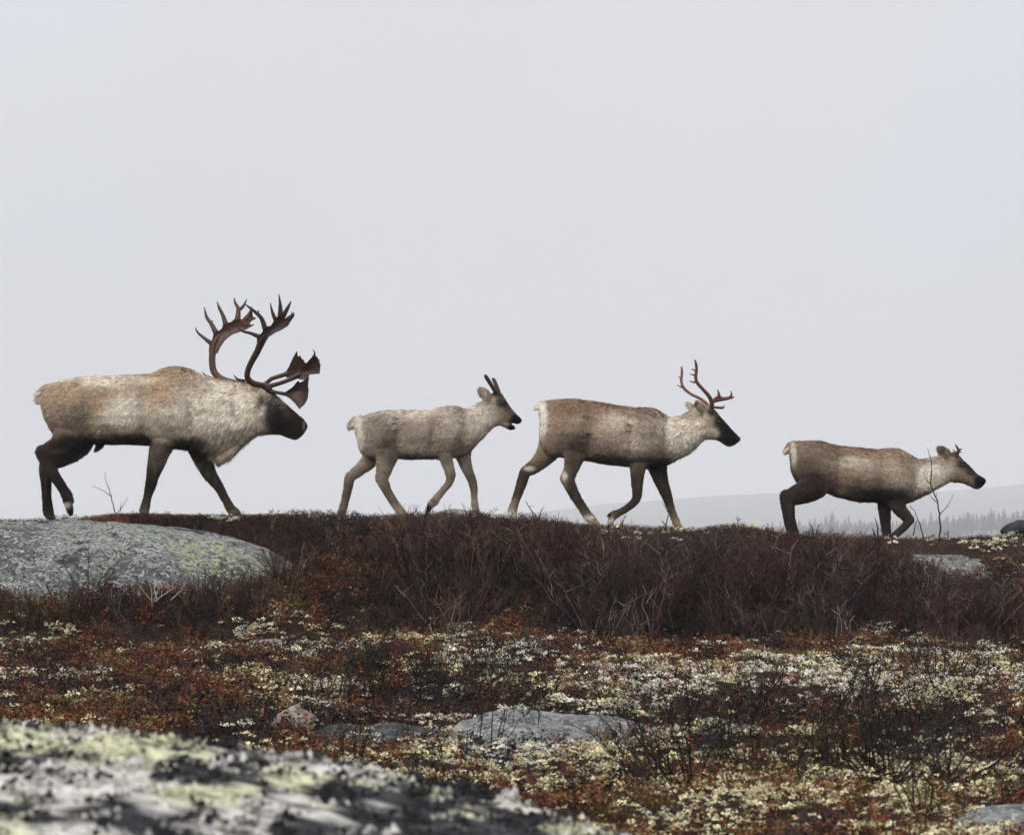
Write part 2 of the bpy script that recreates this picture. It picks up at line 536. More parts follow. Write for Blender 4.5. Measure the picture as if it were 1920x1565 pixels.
fr_o = boulder('boulder', 'blurred pale and black lichen-crusted rock nearest the viewer at bottom left', (-1.25, 4.0, -0.78), (1.88, 1.7, 0.48), 2.1, M_crust, 11, 0.022, 7, 0, (-0.03, 0), 3.2, 'rock', RG)
bm = bmesh.new(); bm.from_mesh(fr_o.data)
bmesh.ops.delete(bm, geom=[f_ for f_ in bm.faces if f_.calc_center_median().z < -0.12 or f_.calc_center_median().x < -0.95], context='FACES')
bm.to_mesh(fr_o.data); bm.free()
set_cols(fr_o.data, crust_colour(np.array([v_.co[:] for v_ in fr_o.data.vertices]) + np.array(fr_o.location)))
m_r3 = mat_rock('slab_granite', ((0.05, 0.05, 0.05), (0.13, 0.132, 0.13), (0.25, 0.25, 0.245)), [(14, 0.54, 0.62, (0.035, 0.035, 0.035)), (5, 0.55, 0.63, (0.07, 0.07, 0.068)), (24, 0.58, 0.63, (0.3, 0.3, 0.26))], scale=1.6)
boulder('boulder', 'bare flat grey slab bedded in the heath below the bare shrub', (0.26, 11.95, -0.985), (0.56, 0.42, 0.135), 2.3, m_r3, 21, 0.028, 6, -0.05, (-0.07, 0.10), 4.0, 'rock', RG)
m_r4 = mat_rock('dark_stone', ((0.010, 0.010, 0.011), (0.028, 0.028, 0.028), (0.07, 0.07, 0.07)), [(14, 0.60, 0.66, (0.17, 0.18, 0.17)), (22, 0.63, 0.68, (0.24, 0.25, 0.2))])
boulder('boulder', 'low dark wet slab beside the pink stone', (-0.62, 11.75, -0.985), (0.36, 0.3, 0.115), 2.6, m_r4, 31, 0.03, 5, 0.0, (0.02, 0), 4.0, 'rock', RG)
m_r5 = mat_rock('pink_stone', ((0.06, 0.05, 0.045), (0.19, 0.13, 0.11), (0.30, 0.21, 0.18)), [(11, 0.52, 0.6, (0.26, 0.27, 0.2)), (20, 0.6, 0.66, (0.05, 0.045, 0.04))], scale=2.0)
boulder('stone', 'small pinkish pointed stone at the left end of the dark slab', (-0.975, 11.85, -0.885), (0.14, 0.11, 0.115), 1.15, m_r5, 46, 0.03, 5, 0.5, (-0.1, 0), 9.0, 'stone', RG)
boulder('boulder', 'rounded grey rock cut off by the bottom right corner', (1.62, 8.25, -1.0), (0.24, 0.25, 0.125), 2.4, m_r3, 51, 0.02, 5, 0.0, (0, 0), 5.0, 'rock', RG)
m_r6 = mat_rock('pale_stone', ((0.08, 0.08, 0.075), (0.18, 0.18, 0.165), (0.30, 0.30, 0.27)), [(15, 0.58, 0.66, (0.06, 0.05, 0.045)), (9, 0.6, 0.68, (0.45, 0.44, 0.3))])
boulder('stone', 'small mottled stone on the ridge between the calf front hooves', px(858, 974, 21.75), (0.19, 0.15, 0.085), 2.2, m_r6, 61, 0.02, 4, 0.0, (-0.05, 0), 6.0, 'stone', RG)
boulder('boulder', 'pale grey slab behind shrub twigs under the last caribou', px(1765, 1072, 21.35), (0.5, 0.3, 0.12), 2.2, m_r1b, 66, 0.045, 6, 0.0, (-0.06, 0.22), 7.0, 'rock', RG)
boulder('stone', 'dark stone on the ridge at the right frame edge', px(1915, 992, 22.6), (0.19, 0.15, 0.075), 2.0, m_r4, 71, 0.03, 4, 0.0, (0.1, 0), 6.0, 'stone', RG)
boulder('stone', 'pale lichen-crusted stone in red heath below the grey whaleback', px(520, 1222, 18.9), (0.21, 0.16, 0.09), 2.2, m_r6, 77, 0.03, 4, 0.2, (-0.1, 0), 6.0, 'stone', RG)


# ------------------------------------------------------------------ far spruces
def spruce_parts(seed, lay=13):
    r = np.random.default_rng(seed)
    tr = G(); tr.tube([(0, 0, -0.4), (0, 0, 0.55), (0.0, 0.0, 0.96)], [0.028, 0.018, 0.004], (0.05, 0.04, 0.03), 5)
    cr = G()
    for i in range(lay):
        t_ = i / (lay - 1)
        z = 0.10 + 0.88 * t_
        R = (0.20 * (1 - t_) ** 0.8 + 0.02) * r.uniform(0.65, 1.2)
        k = 8 if t_ < 0.6 else 6
        for j in range(k):
            if r.random() < 0.14: continue
            a = 2 * math.pi * (j + r.uniform(-0.3, 0.3)) / k + i
            l = R * r.uniform(0.6, 1.25)
            ca, sa = math.cos(a), math.sin(a)
            w = 0.32 * R + 0.012
            tip = (ca * l, sa * l, z - 0.05 * (1 - t_) - r.uniform(0, 0.03))
            v = [(0, 0, z + 0.05), tip, (-sa * w + ca * l * .45, ca * w + sa * l * .45, z - 0.03), (sa * w + ca * l * .45, -ca * w + sa * l * .45, z - 0.03)]
            cr.add(v, [(0, 2, 1), (0, 1, 3), (0, 3, 2), (1, 2, 3)], np.array((0.028, 0.04, 0.026)) * r.uniform(0.6, 1.4))
    cr.add([(0, 0, 1.06), (0.012, 0, 0.9), (-0.008, 0.01, 0.9), (-0.008, -0.01, 0.9)], [(0, 1, 2), (0, 2, 3), (0, 3, 1)], (0.03, 0.04, 0.026))
    return tr, cr


SP = []
for s in range(6):
    tr, cr = spruce_parts(100 + s)
    SP.append((tr.mesh('trunk', M_far), cr.mesh('crown', M_far, False)))
tl_u = np.array([1380, 1450, 1520, 1600, 1680, 1740, 1800, 1860, 1920, 2020], float)
tl_v = np.array([992, 982, 980, 975, 977, 973, 968, 962, 962, 964], float)
uu = 1445.0
r_ = np.random.default_rng(12)
k = 0
while uu < 1990:
    yd = r_.uniform(1180, 1300)
    top = np.interp(uu, tl_u, tl_v) + r_.normal(-1, 5.0)
    if r_.random() < 0.10: top -= 9
    P = px(uu, top, yd)
    base = float(terrain(np.array([P.x]), np.array([yd]))[0])
    h = r_.uniform(6.5, 11)
    zb = P.z - h
    o = thing('spruce_tree', 'hazy far spruce tip in the tree line behind the last caribou', 'tree', (P.x, yd, zb), 'far spruces in the haze')
    tm, cm_ = SP[k % 6]
    wd = r_.uniform(1.2, 1.9)
    for nm, mm_ in (('trunk', tm), ('crown', cm_)):
        c_ = obj(nm, mm_, o); c_.scale = (h * wd, h * wd, h); c_.rotation_euler = (0, 0, r_.uniform(0, 6.28))
    k += 1
    uu += r_.uniform(3.0, 9.5)
# the wood below those tips: a wooded rise, one mass
wood = G()
tv, tf, tcx = G.arrays(spruce_parts(7, 7)[1])
nW = 1100
wu = r_.uniform(1380, 2150, nW); wy = r_.uniform(1300, 1500, nW)
wt = np.interp(wu, tl_u, tl_v) + 4 + np.abs(r_.normal(0, 8, nW))
wh = r_.uniform(6.5, 10, nW)
wp = np.stack([(wu - 960) / F * wy, wy, (HZ - wt) / F * wy - wh], 1)
V, Fc, C = scatter((tv, tf, tcx), wp, r_.uniform(0, 6.28, nW), wh * 2.1, np.ones((nW, 3)) * r_.uniform(0.7, 1.3, (nW, 1)), zscale=wh)
tag(obj('distant_woods', new_mesh('distant_woods', V, Fc, M_far, C, False)), 'far spruce wood fading into haze', kind='stuff')
# the rise that the wood stands on
wx = np.linspace(-200, 820, 90); wyy = np.linspace(960, 1720, 30)
WX, WY = np.meshgrid(wx, wyy)
wprof = (HZ - (np.interp(960 + WX / 1310 * F, np.r_[900, 1300, tl_u, 2600, 3600], np.r_[1080, 1010, tl_v + 12, 985, 1080]))) / F * 1310 - 5
WZ = -19 + (wprof + 19) * smooth(960, 1260, WY) * (1 - smooth(1500, 1720, WY))
wi = np.arange(WX.size).reshape(WX.shape)
wq = np.stack([wi[:-1, :-1], wi[:-1, 1:], wi[1:, 1:], wi[1:, :-1]], -1).reshape(-1, 4)
tag(obj('terrain', new_mesh('terrain', np.stack([WX, WY, WZ], -1).reshape(-1, 3), wq, m_hill)), 'low wooded rise in the haze', kind='structure')


# ------------------------------------------------------------------ heath vegetation
def sprig_tpl(seed, h=0.075, leaves=9, spread=0.03, lw=0.008, ll=0.013):
    r = np.random.default_rng(seed)
    gg = G()
    for s in range(4):
        dx, dy = r.normal(0, spread * 0.7, 2)
        hh = h * r.uniform(0.55, 1.0)
        w = 0.0016
        gg.add([(0 - w, 0, 0), (w, 0, 0), (dx, dy, hh)], [(0, 1, 2)], (0.45, 0.35, 0.35))
        for i in range(3):
            t_ = r.uniform(0.3, 1.05)
            p = np.array((dx * t_, dy * t_, hh * t_))
            d = r.normal(0, 1, 3); d[2] = abs(d[2]) * 0.6 + 0.25; d /= np.linalg.norm(d)
            q = np.cross(d, r.normal(0, 1, 3)); q /= np.linalg.norm(q) + 1e-6
            l, w2 = ll * r.uniform(0.8, 1.4), lw * r.uniform(0.85, 1.5)
            gg.add([p - q * w2 * .5, p + d * l, p + d * l * .35 + q * w2 * .75], [(0, 1, 2)], np.ones(3) * r.uniform(0.55, 1.5))
    return gg.arrays()


def lichen_tpl(seed, R=0.03, nub=7, flakes=6):
    """cushion of reindeer lichen: small nubs and curled branch tips over a low, lopsided dome"""
    r = np.random.default_rng(seed)
    gg = G()
    sq = r.uniform(0.6, 1.5)
    for i in range(nub + flakes):
        a = r.uniform(0, 6.28); q = math.sqrt(r.random()) * R * (1.0 if i < nub else 1.25)
        z = 0.6 * R * math.sqrt(max(0, 1 - (q / R / 1.3) ** 2)) * r.uniform(0.5, 1.4)
        c = np.array((q * math.cos(a) * sq, q * math.sin(a) / sq, z))
        if i < nub:
            s = R * r.uniform(0.2, 0.42)
            R3 = np.linalg.qr(r.normal(0, 1, (3, 3)))[0]
            vv = np.array([(0, 0, 0.8), (1, 0, -.3), (0, 1, -.3), (-1, 0, -.3), (0, -1, -.3)]) * r.uniform(0.6, 1.4, (5, 1)) * s
            vv[1:, :2] = vv[1:, :2] @ R3[:2, :2]
            gg.add(vv + c, [(0, 1, 2), (0, 2, 3), (0, 3, 4), (0, 4, 1)], np.ones(3) * r.uniform(0.7, 1.15))
        else:
            l = R * r.uniform(0.3, 0.7); w = R * r.uniform(0.09, 0.22)
            d = r.normal(0, 1, 3); d[2] = abs(d[2]) + 0.3; d /= np.linalg.norm(d)
            e = np.cross(d, r.normal(0, 1, 3)); e /= np.linalg.norm(e)
            d2 = d * 0.4 + e * 0.8; k_ = np.cross(d, e)
            p1 = c + d * l * 0.55
            gg.add([c - k_ * w, c + k_ * w, p1 + k_ * w, p1 - k_ * w, p1 + d2 * l * 0.5], [(0, 1, 2), (0, 2, 3), (3, 2, 4)], np.ones(3) * r.uniform(0.75, 1.25))
    return gg.arrays()


def uv_of(x, y, z):
    return 960 + x / y * F, HZ - z / y * F


def gblob(u, v, cu, cv, ru, rv):
    return np.exp(-(((u - cu) / ru) ** 2 + ((v - cv) / rv) ** 2))


def lichen_bias(u, v):
    """how much of the heath is lichen, by place (placed from where it grows in the photograph)"""
    b_ = np.full(u.shape, -0.02)
    b_ += 0.34 * gblob(u, v, 1080, 1270, 260, 45)
    b_ += 0.50 * gblob(u, v, 900, 1235, 90, 22)
    b_ += 0.30 * gblob(u, v, 850, 1180, 110, 25)
    b_ += 0.46 * gblob(u, v, 1620, 1285, 380, 46)
    b_ += 0.30 * gblob(u, v, 1850, 1250, 160, 60)
    b_ += 0.30 * gblob(u, v, 1020, 1440, 280, 60)
    b_ += 0.32 * gblob(u, v, 1400, 1510, 360, 60)
    b_ += 0.20 * gblob(u, v, 1700, 1520, 200, 60)
    b_ += 0.18 * gblob(u, v, 600, 1270, 180, 60)
    b_ += 0.22 * gblob(u, v, 40, 1180, 110, 25)
    b_ += 0.25 * gblob(u, v, 640, 1395, 160, 22)
    b_ -= 0.22 * gblob(u, v, 200, 1250, 230, 50)
    b_ -= 0.30 * gblob(u, v, 1230, 1215, 230, 25)
    b_ -= 0.15 * gblob(u, v, 1500, 1400, 260, 45)
    b_ -= 0.35 * (v < 1175)
    return b_


def heath_points(n, y0, y1, pad=1.3):
    y = rng.uniform(y0, y1, n)
    x = rng.uniform(-1, 1, n) * (0.205 * y + pad)
    return x, y


ROCKS = [(-0.0 + o.location.x, o.location.y, o) for o in list(COL.objects) if o.name.startswith(('boulder', 'stone'))]


def clear_of_rocks(x, y, shrink=0.72):
    ok = np.ones(len(x), bool)
    for o in [r[2] for r in ROCKS]:
        if o.location.x == np.float32(ROCK_C[0]):
            ok &= rock_top(x, y) < terrain(x, y) - 0.02
            continue
        bb = np.array([c[:] for c in o.bound_box])
        a = (bb[:, 0].max() - bb[:, 0].min()) / 2 * shrink; b_ = (bb[:, 1].max() - bb[:, 1].min()) / 2 * shrink
        p = 3.0 if a > 1 else 2.0
        ok &= (np.abs((x - o.location.x) / a) ** p + np.abs((y - o.location.y) / b_) ** p) > 1
    return ok


SPRIGS = [sprig_tpl(s) for s in range(8)]
LICH = [lichen_tpl(40 + s) for s in range(10)]


def build_scatter(name, tpls, x, y, scale, tint, mat, label, zoff=0.0, lean_amp=0.25, sm=False, z=None):
    z = terrain(x, y) if z is None else z
    parts = [[], [], []]
    off = 0
    w = rng.integers(0, len(tpls), len(x))
    for k_, tp in enumerate(tpls):
        s_ = w == k_
        if not s_.any(): continue
        pos = np.stack([x[s_], y[s_], z[s_] + (zoff if np.isscalar(zoff) else zoff[s_])], 1)
        V, Fc, C = scatter(tp, pos, rng.uniform(0, 6.28, s_.sum()), scale[s_], tint[s_], rng.normal(0, lean_amp, (s_.sum(), 2)))
        parts[0].append(V); parts[1].append(Fc + off); parts[2].append(C); off += len(V)
    me = new_mesh(name, np.concatenate(parts[0]), np.concatenate(parts[1]), mat, np.concatenate(parts[2]), sm)
    return tag(obj(name, me), label, kind='stuff')


# -- red-brown dwarf heath on the flat, and on the top of the ridge
x1, y1 = heath_points(50000, 7.3, 20.2)
x2 = rng.uniform(-6.2, 6.2, 12500); y2 = rng.uniform(21.35, 23.3, 12500)
x3 = rng.uniform(-6.2, -1.3, 3500); y3 = rng.uniform(19.3, 20.6, 3500)
x4 = rng.uniform(-2.2, 6.2, 7000); y4 = rng.uniform(20.1, 21.5, 7000)
x5 = rng.uniform(-3.6, -1.5, 4200); y5 = rng.uniform(21.45, 22.2, 4200)
hx = np.r_[x1, x2, x3, x4, x5]; hy = np.r_[y1, y2, y3, y4, y5]
ok = clear_of_rocks(hx, hy) | ((hx > -3.6) & (hx < -1.5) & (hy > 21.4) & (rock_top(hx, hy) < terrain(hx, hy) + 0.05))
hx, hy = hx[ok], hy[ok]
hz = terrain(hx, hy)
hu_, hv_ = uv_of(hx, hy, hz)
lf = fbm2(hx * 1.9, hy * 1.0, 61, 4) + lichen_bias(hu_, hv_)
keep = rng.random(len(hx)) > smooth(0.52, 0.72, lf) * 0.65
hx, hy, hz, hu_, hv_ = hx[keep], hy[keep], hz[keep], hu_[keep], hv_[keep]
PAL = np.array([(0.098, 0.030, 0.013), (0.060, 0.021, 0.012), (0.028, 0.013, 0.009), (0.145, 0.050, 0.017), (0.085, 0.055, 0.017), (0.15, 0.075, 0.03), (0.013, 0.009, 0.008)])
hn = fbm2(hx * 2.3, hy * 1.4, 88, 3)
ci = np.clip((hn * 2.2 - 0.6 + rng.normal(0, 0.16, len(hx))) * 7, 0, 6.99).astype(int)
order = np.array([6, 2, 6, 1, 0, 3, 4])
tint = PAL[order[ci]] * rng.uniform(0.8, 1.55, (len(hx), 1))
odd = rng.random(len(hx)) < 0.07
bank_ = ((hy > 20.0) & (hy < 21.45) & (hu_ > 560) | (hu_ < 560) & (hy > 19.2) & (hy < 20.6)) & ~odd
tint[bank_] *= np.where((hy[bank_] < 20.75) | (hu_[bank_] > 1600), 0.95, 0.5)[:, None]
tint[odd] = np.array([(0.17, 0.085, 0.035), (0.22, 0.16, 0.075), (0.13, 0.03, 0.022)])[rng.integers(0, 3, odd.sum())]
dist_s = np.interp(hy, [8, 20], [0.85, 1.2])
sc = dist_s * rng.uniform(0.6, 1.35, len(hx))
ridge = hy > 21.3
sc[ridge] *= np.where((hu_[ridge] > 190) & (hu_[ridge] < 400), 0.62, 0.42) * np.exp(rng.normal(-0.1, 0.45, ridge.sum())) * (0.5 + fbm2(hx[ridge] * 4, hy[ridge] * 4, 301, 2))
sc[ridge] = np.minimum(sc[ridge], np.where(hu_[ridge] > 1400, np.where(hy[ridge] > 21.75, 0.36, 0.7), 0.66))
dkr = ridge & (fbm2(hx * 3, hy * 2.2, 303, 3) > 0.53)
tint[dkr] *= 0.42
tint[ridge] *= 1.35
build_scatter('heath', SPRIGS, hx, hy, sc, tint, M_veg, 'red-brown dwarf heath covering the flat ground and ridge top')

# -- reindeer lichen
cxp, cyp = heath_points(2600, 7.3, 20.0)
ncl = rng.integers(6, 24, 2600)
crad = np.repeat(rng.uniform(0.04, 0.16, 2600), ncl)
ax_, ay_ = np.repeat(cxp, ncl) + rng.normal(0, 1, ncl.sum()) * crad, np.repeat(cyp, ncl) + rng.normal(0, 1.5, ncl.sum()) * crad
cl_id = np.repeat(np.arange(2600), ncl)
sx_, sy_ = heath_points(3500, 7.3, 20.0)
lx = np.r_[ax_, sx_]; ly = np.clip(np.r_[ay_, sy_], 7.2, 20.1); lcl = np.r_[cl_id, rng.integers(0, 2600, 3500)]
lx2 = np.r_[rng.uniform(-6.0, 6.0, 2200), rng.uniform(-2.8, -1.6, 700), rng.uniform(2.9, 5.0, 1100)]; ly2 = np.r_[rng.uniform(21.5, 23.0, 2200), rng.uniform(21.5, 22.2, 700), rng.uniform(20.9, 21.9, 1100)]
lx = np.r_[lx, lx2]; ly = np.r_[ly, ly2]; lcl = np.r_[lcl, rng.integers(0, 2600, len(lx2))]
ok = clear_of_rocks(lx, ly, 0.9)
lx, ly, lcl = lx[ok], ly[ok], lcl[ok]
lz = terrain(lx, ly)
lu, lv = uv_of(lx, ly, lz)
lf = fbm2(lx * 1.9, ly * 1.0, 61, 4) + lichen_bias(lu, lv)
fine = fbm2(lx * 6, ly * 4, 71, 2)
prob = 0.95 * smooth(0.46, 0.66, lf) * (0.2 + 0.8 * smooth(0.42, 0.56, fine)) + 0.06
rg = (ly > 21.2) | (ly > 20.7) & (lu > 1560)
prob = np.where(rg, np.where((lu > 370) & (lu < 570), 0.7, 0.35) * smooth(0.5, 0.62, fine) * np.where((lu > 370) & (lu < 570) | (lu > 1130), 1.0, 0.25), prob)
keep = np.where(rng.random(len(lx)) < 0.85, rng.random(2600)[lcl], rng.random(len(lx))) < prob
lx, ly, lz, lu, lv, lcl = lx[keep], ly[keep], lz[keep], lu[keep], lv[keep], lcl[keep]
CREAM = np.array((0.58, 0.52, 0.32)); WHT = np.array((0.57, 0.535, 0.455)); GRN = np.array((0.36, 0.345, 0.25)); OCH = np.array((0.28, 0.19, 0.08))
wsel = fbm2(lx * 1.3, ly * 0.8, 93, 3) + 0.35 * gblob(lu, lv, 900, 1235, 110, 25) + 0.12 * gblob(lu, lv, 1600, 1270, 400, 45) - 0.12 * smooth(1330, 1480, lv) + rng.normal(0, 0.06, 2600)[lcl] + rng.normal(0, 0.025, len(lx))
tint = np.where(wsel[:, None] > 0.53, WHT, np.where(wsel[:, None] > 0.44, GRN, CREAM))
rr = np.where(rng.random(len(lx)) < 0.7, rng.random(2600)[lcl], rng.random(len(lx)))
tint = np.where((rr < 0.10)[:, None], OCH, np.where((rr < 0.32)[:, None], CREAM, tint))
tint = tint * rng.uniform(0.55, 1.25, (len(lx), 1))
dist_s = np.interp(ly, [8, 20], [0.62, 1.15])
build_scatter('reindeer_lichen', LICH, lx, ly, dist_s * np.clip(np.exp(rng.normal(-0.28, 0.40, len(lx))), 0.25, 1.35), tint, M_lichen, 'pale cushions of reindeer lichen scattered through the heath', np.where(ly > 20.7, 0.008, rng.uniform(0.015, 0.05, len(lx))), 0.3)
print('lichen', len(lx), 'sprigs', len(hx))


# -- crusty lichen lobes standing on the nearest rock (part of that rock)
fco = np.array([v_.co[:] for v_ in fr_o.data.vertices])
top_ = np.where((fco[:, 2] > 0.12) & (fco[:, 1] > -1.5) & (fco[:, 0] > -0.4))[0]
tri_ = np.array([p_.vertices[:] for p_ in fr_o.data.polygons])
tri_ = tri_[np.isin(tri_, top_).all(1)]
ta = np.linalg.norm(np.cross(fco[tri_[:, 1]] - fco[tri_[:, 0]], fco[tri_[:, 2]] - fco[tri_[:, 0]]), axis=1)
NL = 4800
pk = rng.choice(len(tri_), NL, p=ta / ta.sum())
w1 = np.sqrt(rng.random((NL, 1))); w2 = rng.random((NL, 1))
fp = fco[tri_[pk, 0]] * (1 - w1) + fco[tri_[pk, 1]] * w1 * (1 - w2) + fco[tri_[pk, 2]] * w1 * w2
t2 = crust_colour(fp + np.array(fr_o.location) + rng.normal(0, 1, (len(fp), 3)) * np.array((0.012, 0.05, 0.006))) * rng.uniform(0.6, 1.2, (len(fp), 1))
blk = rng.random(len(fp)) < 0.16
t2[blk] = np.array((0.018, 0.017, 0.017))
SM = [lichen_tpl(140 + s_, nub=6, flakes=3) for s_ in range(5)]
crust = build_scatter('lichen_crust', SM, fp[:, 0], fp[:, 1], np.clip(np.exp(rng.normal(-0.68, 0.35, len(fp))), 0.22, 1.0), t2, M_lichen, None, -0.004, 0.1, False, fp[:, 2])
crust.parent = fr_o


# ------------------------------------------------------------------ dwarf birch thicket on the bank
def shrub_tpl(seed, h=0.42, stems=8, pale=0.14, leaf=0.5):
    r = np.random.default_rng(seed)
    gg = G()
    for s in range(stems):
        a = r.uniform(0, 6.28); out = r.uniform(0.1, 0.5) * h
        hh = h * r.uniform(0.6, 1.05)
        b0 = np.array((r.normal(0, 0.02), r.normal(0, 0.02), -0.05))
        tip = np.array((math.cos(a) * out, math.sin(a) * out, hh))
        mid = (b0 + tip) / 2 + r.normal(0, 0.03, 3)
        base = np.array((1.0, 1.0, 1.0)) * r.uniform(0.7, 1.3)
        if r.random() < pale: base = np.array((4.4, 6.4, 6.2)) * r.uniform(0.4, 1.2)
        pts = np.array([b0, mid, (mid + tip) / 2 + r.normal(0, 0.02, 3), tip])
        gg.tube(pts, [0.0048, 0.004, 0.0032, 0.0014], base, 3, False)
        for q in range(3):
            t_ = r.uniform(0.35, 0.95)
            p0 = pts[1] * (1 - t_) + pts[3] * t_
            d = r.normal(0, 1, 3); d[2] = abs(d[2]) * 0.8 + 0.5; d /= np.linalg.norm(d)
            l = h * r.uniform(0.14, 0.34)
            p1 = p0 + d * l * 0.55 + r.normal(0, 0.008, 3)
            d2 = d + r.normal(0, 0.35, 3); d2 /= np.linalg.norm(d2)
            gg.tube([p0, p0 + d * l * 0.9 + d2 * 0.02], [0.0031, 0.0013], base * r.uniform(0.7, 1.4), 3, False)
        if r.random() < leaf:
            for q in range(2):
                p = pts[3] * r.uniform(0.75, 1.0) + r.normal(0, 0.02, 3)
                d, e = r.normal(0, 0.006, 3), r.normal(0, 0.006, 3)
                gg.add([p, p + d, p + d + e, p + e], [(0, 1, 2), (0, 2, 3)], np.array((1.9, 1.0, 0.7)))
    return gg.arrays()


SHRUBS = [shrub_tpl(200 + s, stems=7 + s % 3) for s in range(7)]
n_ = 4500
sx = rng.uniform(-6.4, 6.4, n_); sy = rng.uniform(19.2, 21.8, n_)
su = 960 + sx / sy * F
fr = np.where(su < 560, 0.75, 1) * smooth(19.5, 20.4 - 0.7 * (su < 560), sy + (fbm2(sx * 1.3, sx * 0 + 9, 14, 3) - 0.5) * 3.4 + rng.normal(0, 0.16, n_) - np.interp(su, [520, 570, 1000, 1300, 1900], [-0.3, 0.75, 0.5, 0.05, -0.2]))
ok = clear_of_rocks(sx, sy, 0.8) & (rng.random(n_) < fr + 0.02) & ((su > 560) | (sy < 20.3))
ok &= ~((np.abs(su - 1760) < 95) & (sy > 20.75) & (rng.random(n_) < 0.35))
ok &= ~((sy > 21.4) & (rng.random(n_) < 0.35))
sx, sy, su = sx[ok], sy[ok], su[ok]
hgt = np.interp(sy, [19.2, 20.2, 20.8, 21.3, 21.8], [0.42, 0.86, 0.68, 0.28, 0.11]) * rng.uniform(0.7, 1.2, len(sx))
hgt *= 0.55 + 0.9 * smooth(0.3, 0.7, fbm2(sx * 1.8, sy * 1.8, 205, 2))
hgt = np.minimum(hgt, np.clip((crest(sx) + 0.035 - terrain(sx, sy)) / 0.44, 0.07, 2))
hgt = np.where(su < 560, hgt * np.interp(su, [-600, 150, 420, 560], [1.15, 1.15, 0.9, 1.0]), hgt)
tint = np.array((0.034, 0.0185, 0.0165)) * rng.uniform(0.35, 2.0, (len(sx), 1)) * (1 + rng.normal(0, 0.06, (len(sx), 3)))
red = noise2(sx * 1.4, sy * 1.4, 33) > 0.66
tint[red] *= np.array((1.15, 0.95, 0.85))
build_scatter('birch_thicket', SHRUBS, sx, sy, hgt, tint, M_twig, 'dark leafless dwarf birch thicket covering the bank below the caribou', 0, 0.3)
print('shrubs', len(sx))
# thin dark twigs standing in the heath
tq = np.concatenate([rng.normal((1600, 1400), (150, 45), (46, 2)), rng.normal((1330, 1405), (90, 35), (16, 2)), rng.normal((820, 1320), (130, 28), (34, 2)), rng.normal((640, 1330), (70, 18), (14, 2)), rng.normal((1750, 1330), (160, 60), (26, 2)), rng.normal((110, 1185), (60, 14), (16, 2)), rng.uniform((500, 1250), (1920, 1560), (30, 2))])
ty = np.clip(0.93 * F / (tq[:, 1] - HZ), 7.6, 19.2); tx_ = (tq[:, 0] - 960) / F * ty
build_scatter('heath_twigs', SHRUBS, tx_, ty, rng.uniform(0.3, 0.75, len(tx_)), np.array((0.014, 0.009, 0.008)) * rng.uniform(0.5, 1.5, (len(tx_), 1)), M_twig, 'thin dark twigs standing through the heath', 0, 0.5)
# fine bare twigs that fringe the crest against the sky
TW = [shrub_tpl(300 + s, 0.16, 4, 0.15, 0) for s in range(5)]
fu = np.r_[rng.normal(590, 38, 60), rng.uniform(120, 520, 55), rng.normal(320, 45, 36), rng.uniform(640, 960, 40), rng.normal(1005, 25, 22), rng.uniform(1040, 1940, 80), rng.normal(1530, 16, 10), rng.uniform(-250, 120, 25)]
fy = rng.uniform(21.7, 22.2, len(fu))
fx = (fu - 960) / F * fy
fs = np.exp(rng.normal(-1.15, 0.35, len(fu))) * np.where((np.abs(fu - 590) < 90) | (np.abs(fu - 1005) < 40) | (np.abs(fu - 1530) < 25), 1.7, 1.0)
fs = np.minimum(fs, 0.62)
build_scatter('ridge_twigs', TW, fx, fy, fs, np.array((0.05, 0.03, 0.027)) * rng.uniform(0.6, 1.5, (len(fu), 1)), M_twig, 'fine bare twigs fringing the crest against the sky', -0.01, 0.35)


# ------------------------------------------------------------------ saplings, twigs and shrubs that stand out singly
def stem_mesh(pts, r0, c, seed, side=4, sl=0.25, k=5):
    """one stem with side twigs"""
    r = np.random.default_rng(seed)
    pts = np.asarray(pts, float)
    gg = G()
    n = len(pts)
    # resample with slight waver
    tt = np.linspace(0, n - 1, max(6, n * 3))
    P = np.stack([np.interp(tt, np.arange(n), pts[:, j]) for j in range(3)], 1)
    Ltot = np.linalg.norm(np.diff(P, axis=0), axis=1).sum()
    P[1:-1] += r.normal(0, Ltot * 0.008, P[1:-1].shape)
    rad = np.interp(np.linspace(0, 1, len(P)), [0, 1], [r0, r0 * 0.28])
    c = np.asarray(c, float)
    gg.tube(P, rad, c, k)
    for s in range(side):
        t_ = r.uniform(0.3, 0.95); i = t_ * (len(P) - 1); i0 = int(i)
        p0 = P[i0] + (P[min(i0 + 1, len(P) - 1)] - P[i0]) * (i - i0)
        d = (P[min(i0 + 1, len(P) - 1)] - P[max(i0 - 1, 0)]); d /= np.linalg.norm(d) + 1e-9
        d = d + r.normal(0, 0.6, 3); d[2] += 0.2; d /= np.linalg.norm(d)
        l = Ltot * sl * r.uniform(0.5, 1.2)
        p1 = p0 + d * l * .5 + r.normal(0, l * .06, 3)
        d2 = d + r.normal(0, 0.3, 3); d2[2] += 0.15; d2 /= np.linalg.norm(d2)
        rr_ = r0 * (1 - 0.72 * t_) * 0.7
        gg.tube([p0, p1, p1 + d2 * l * .5], [rr_, rr_ * .75, rr_ * .4], c * r.uniform(0.8, 1.2), 3)
    return gg


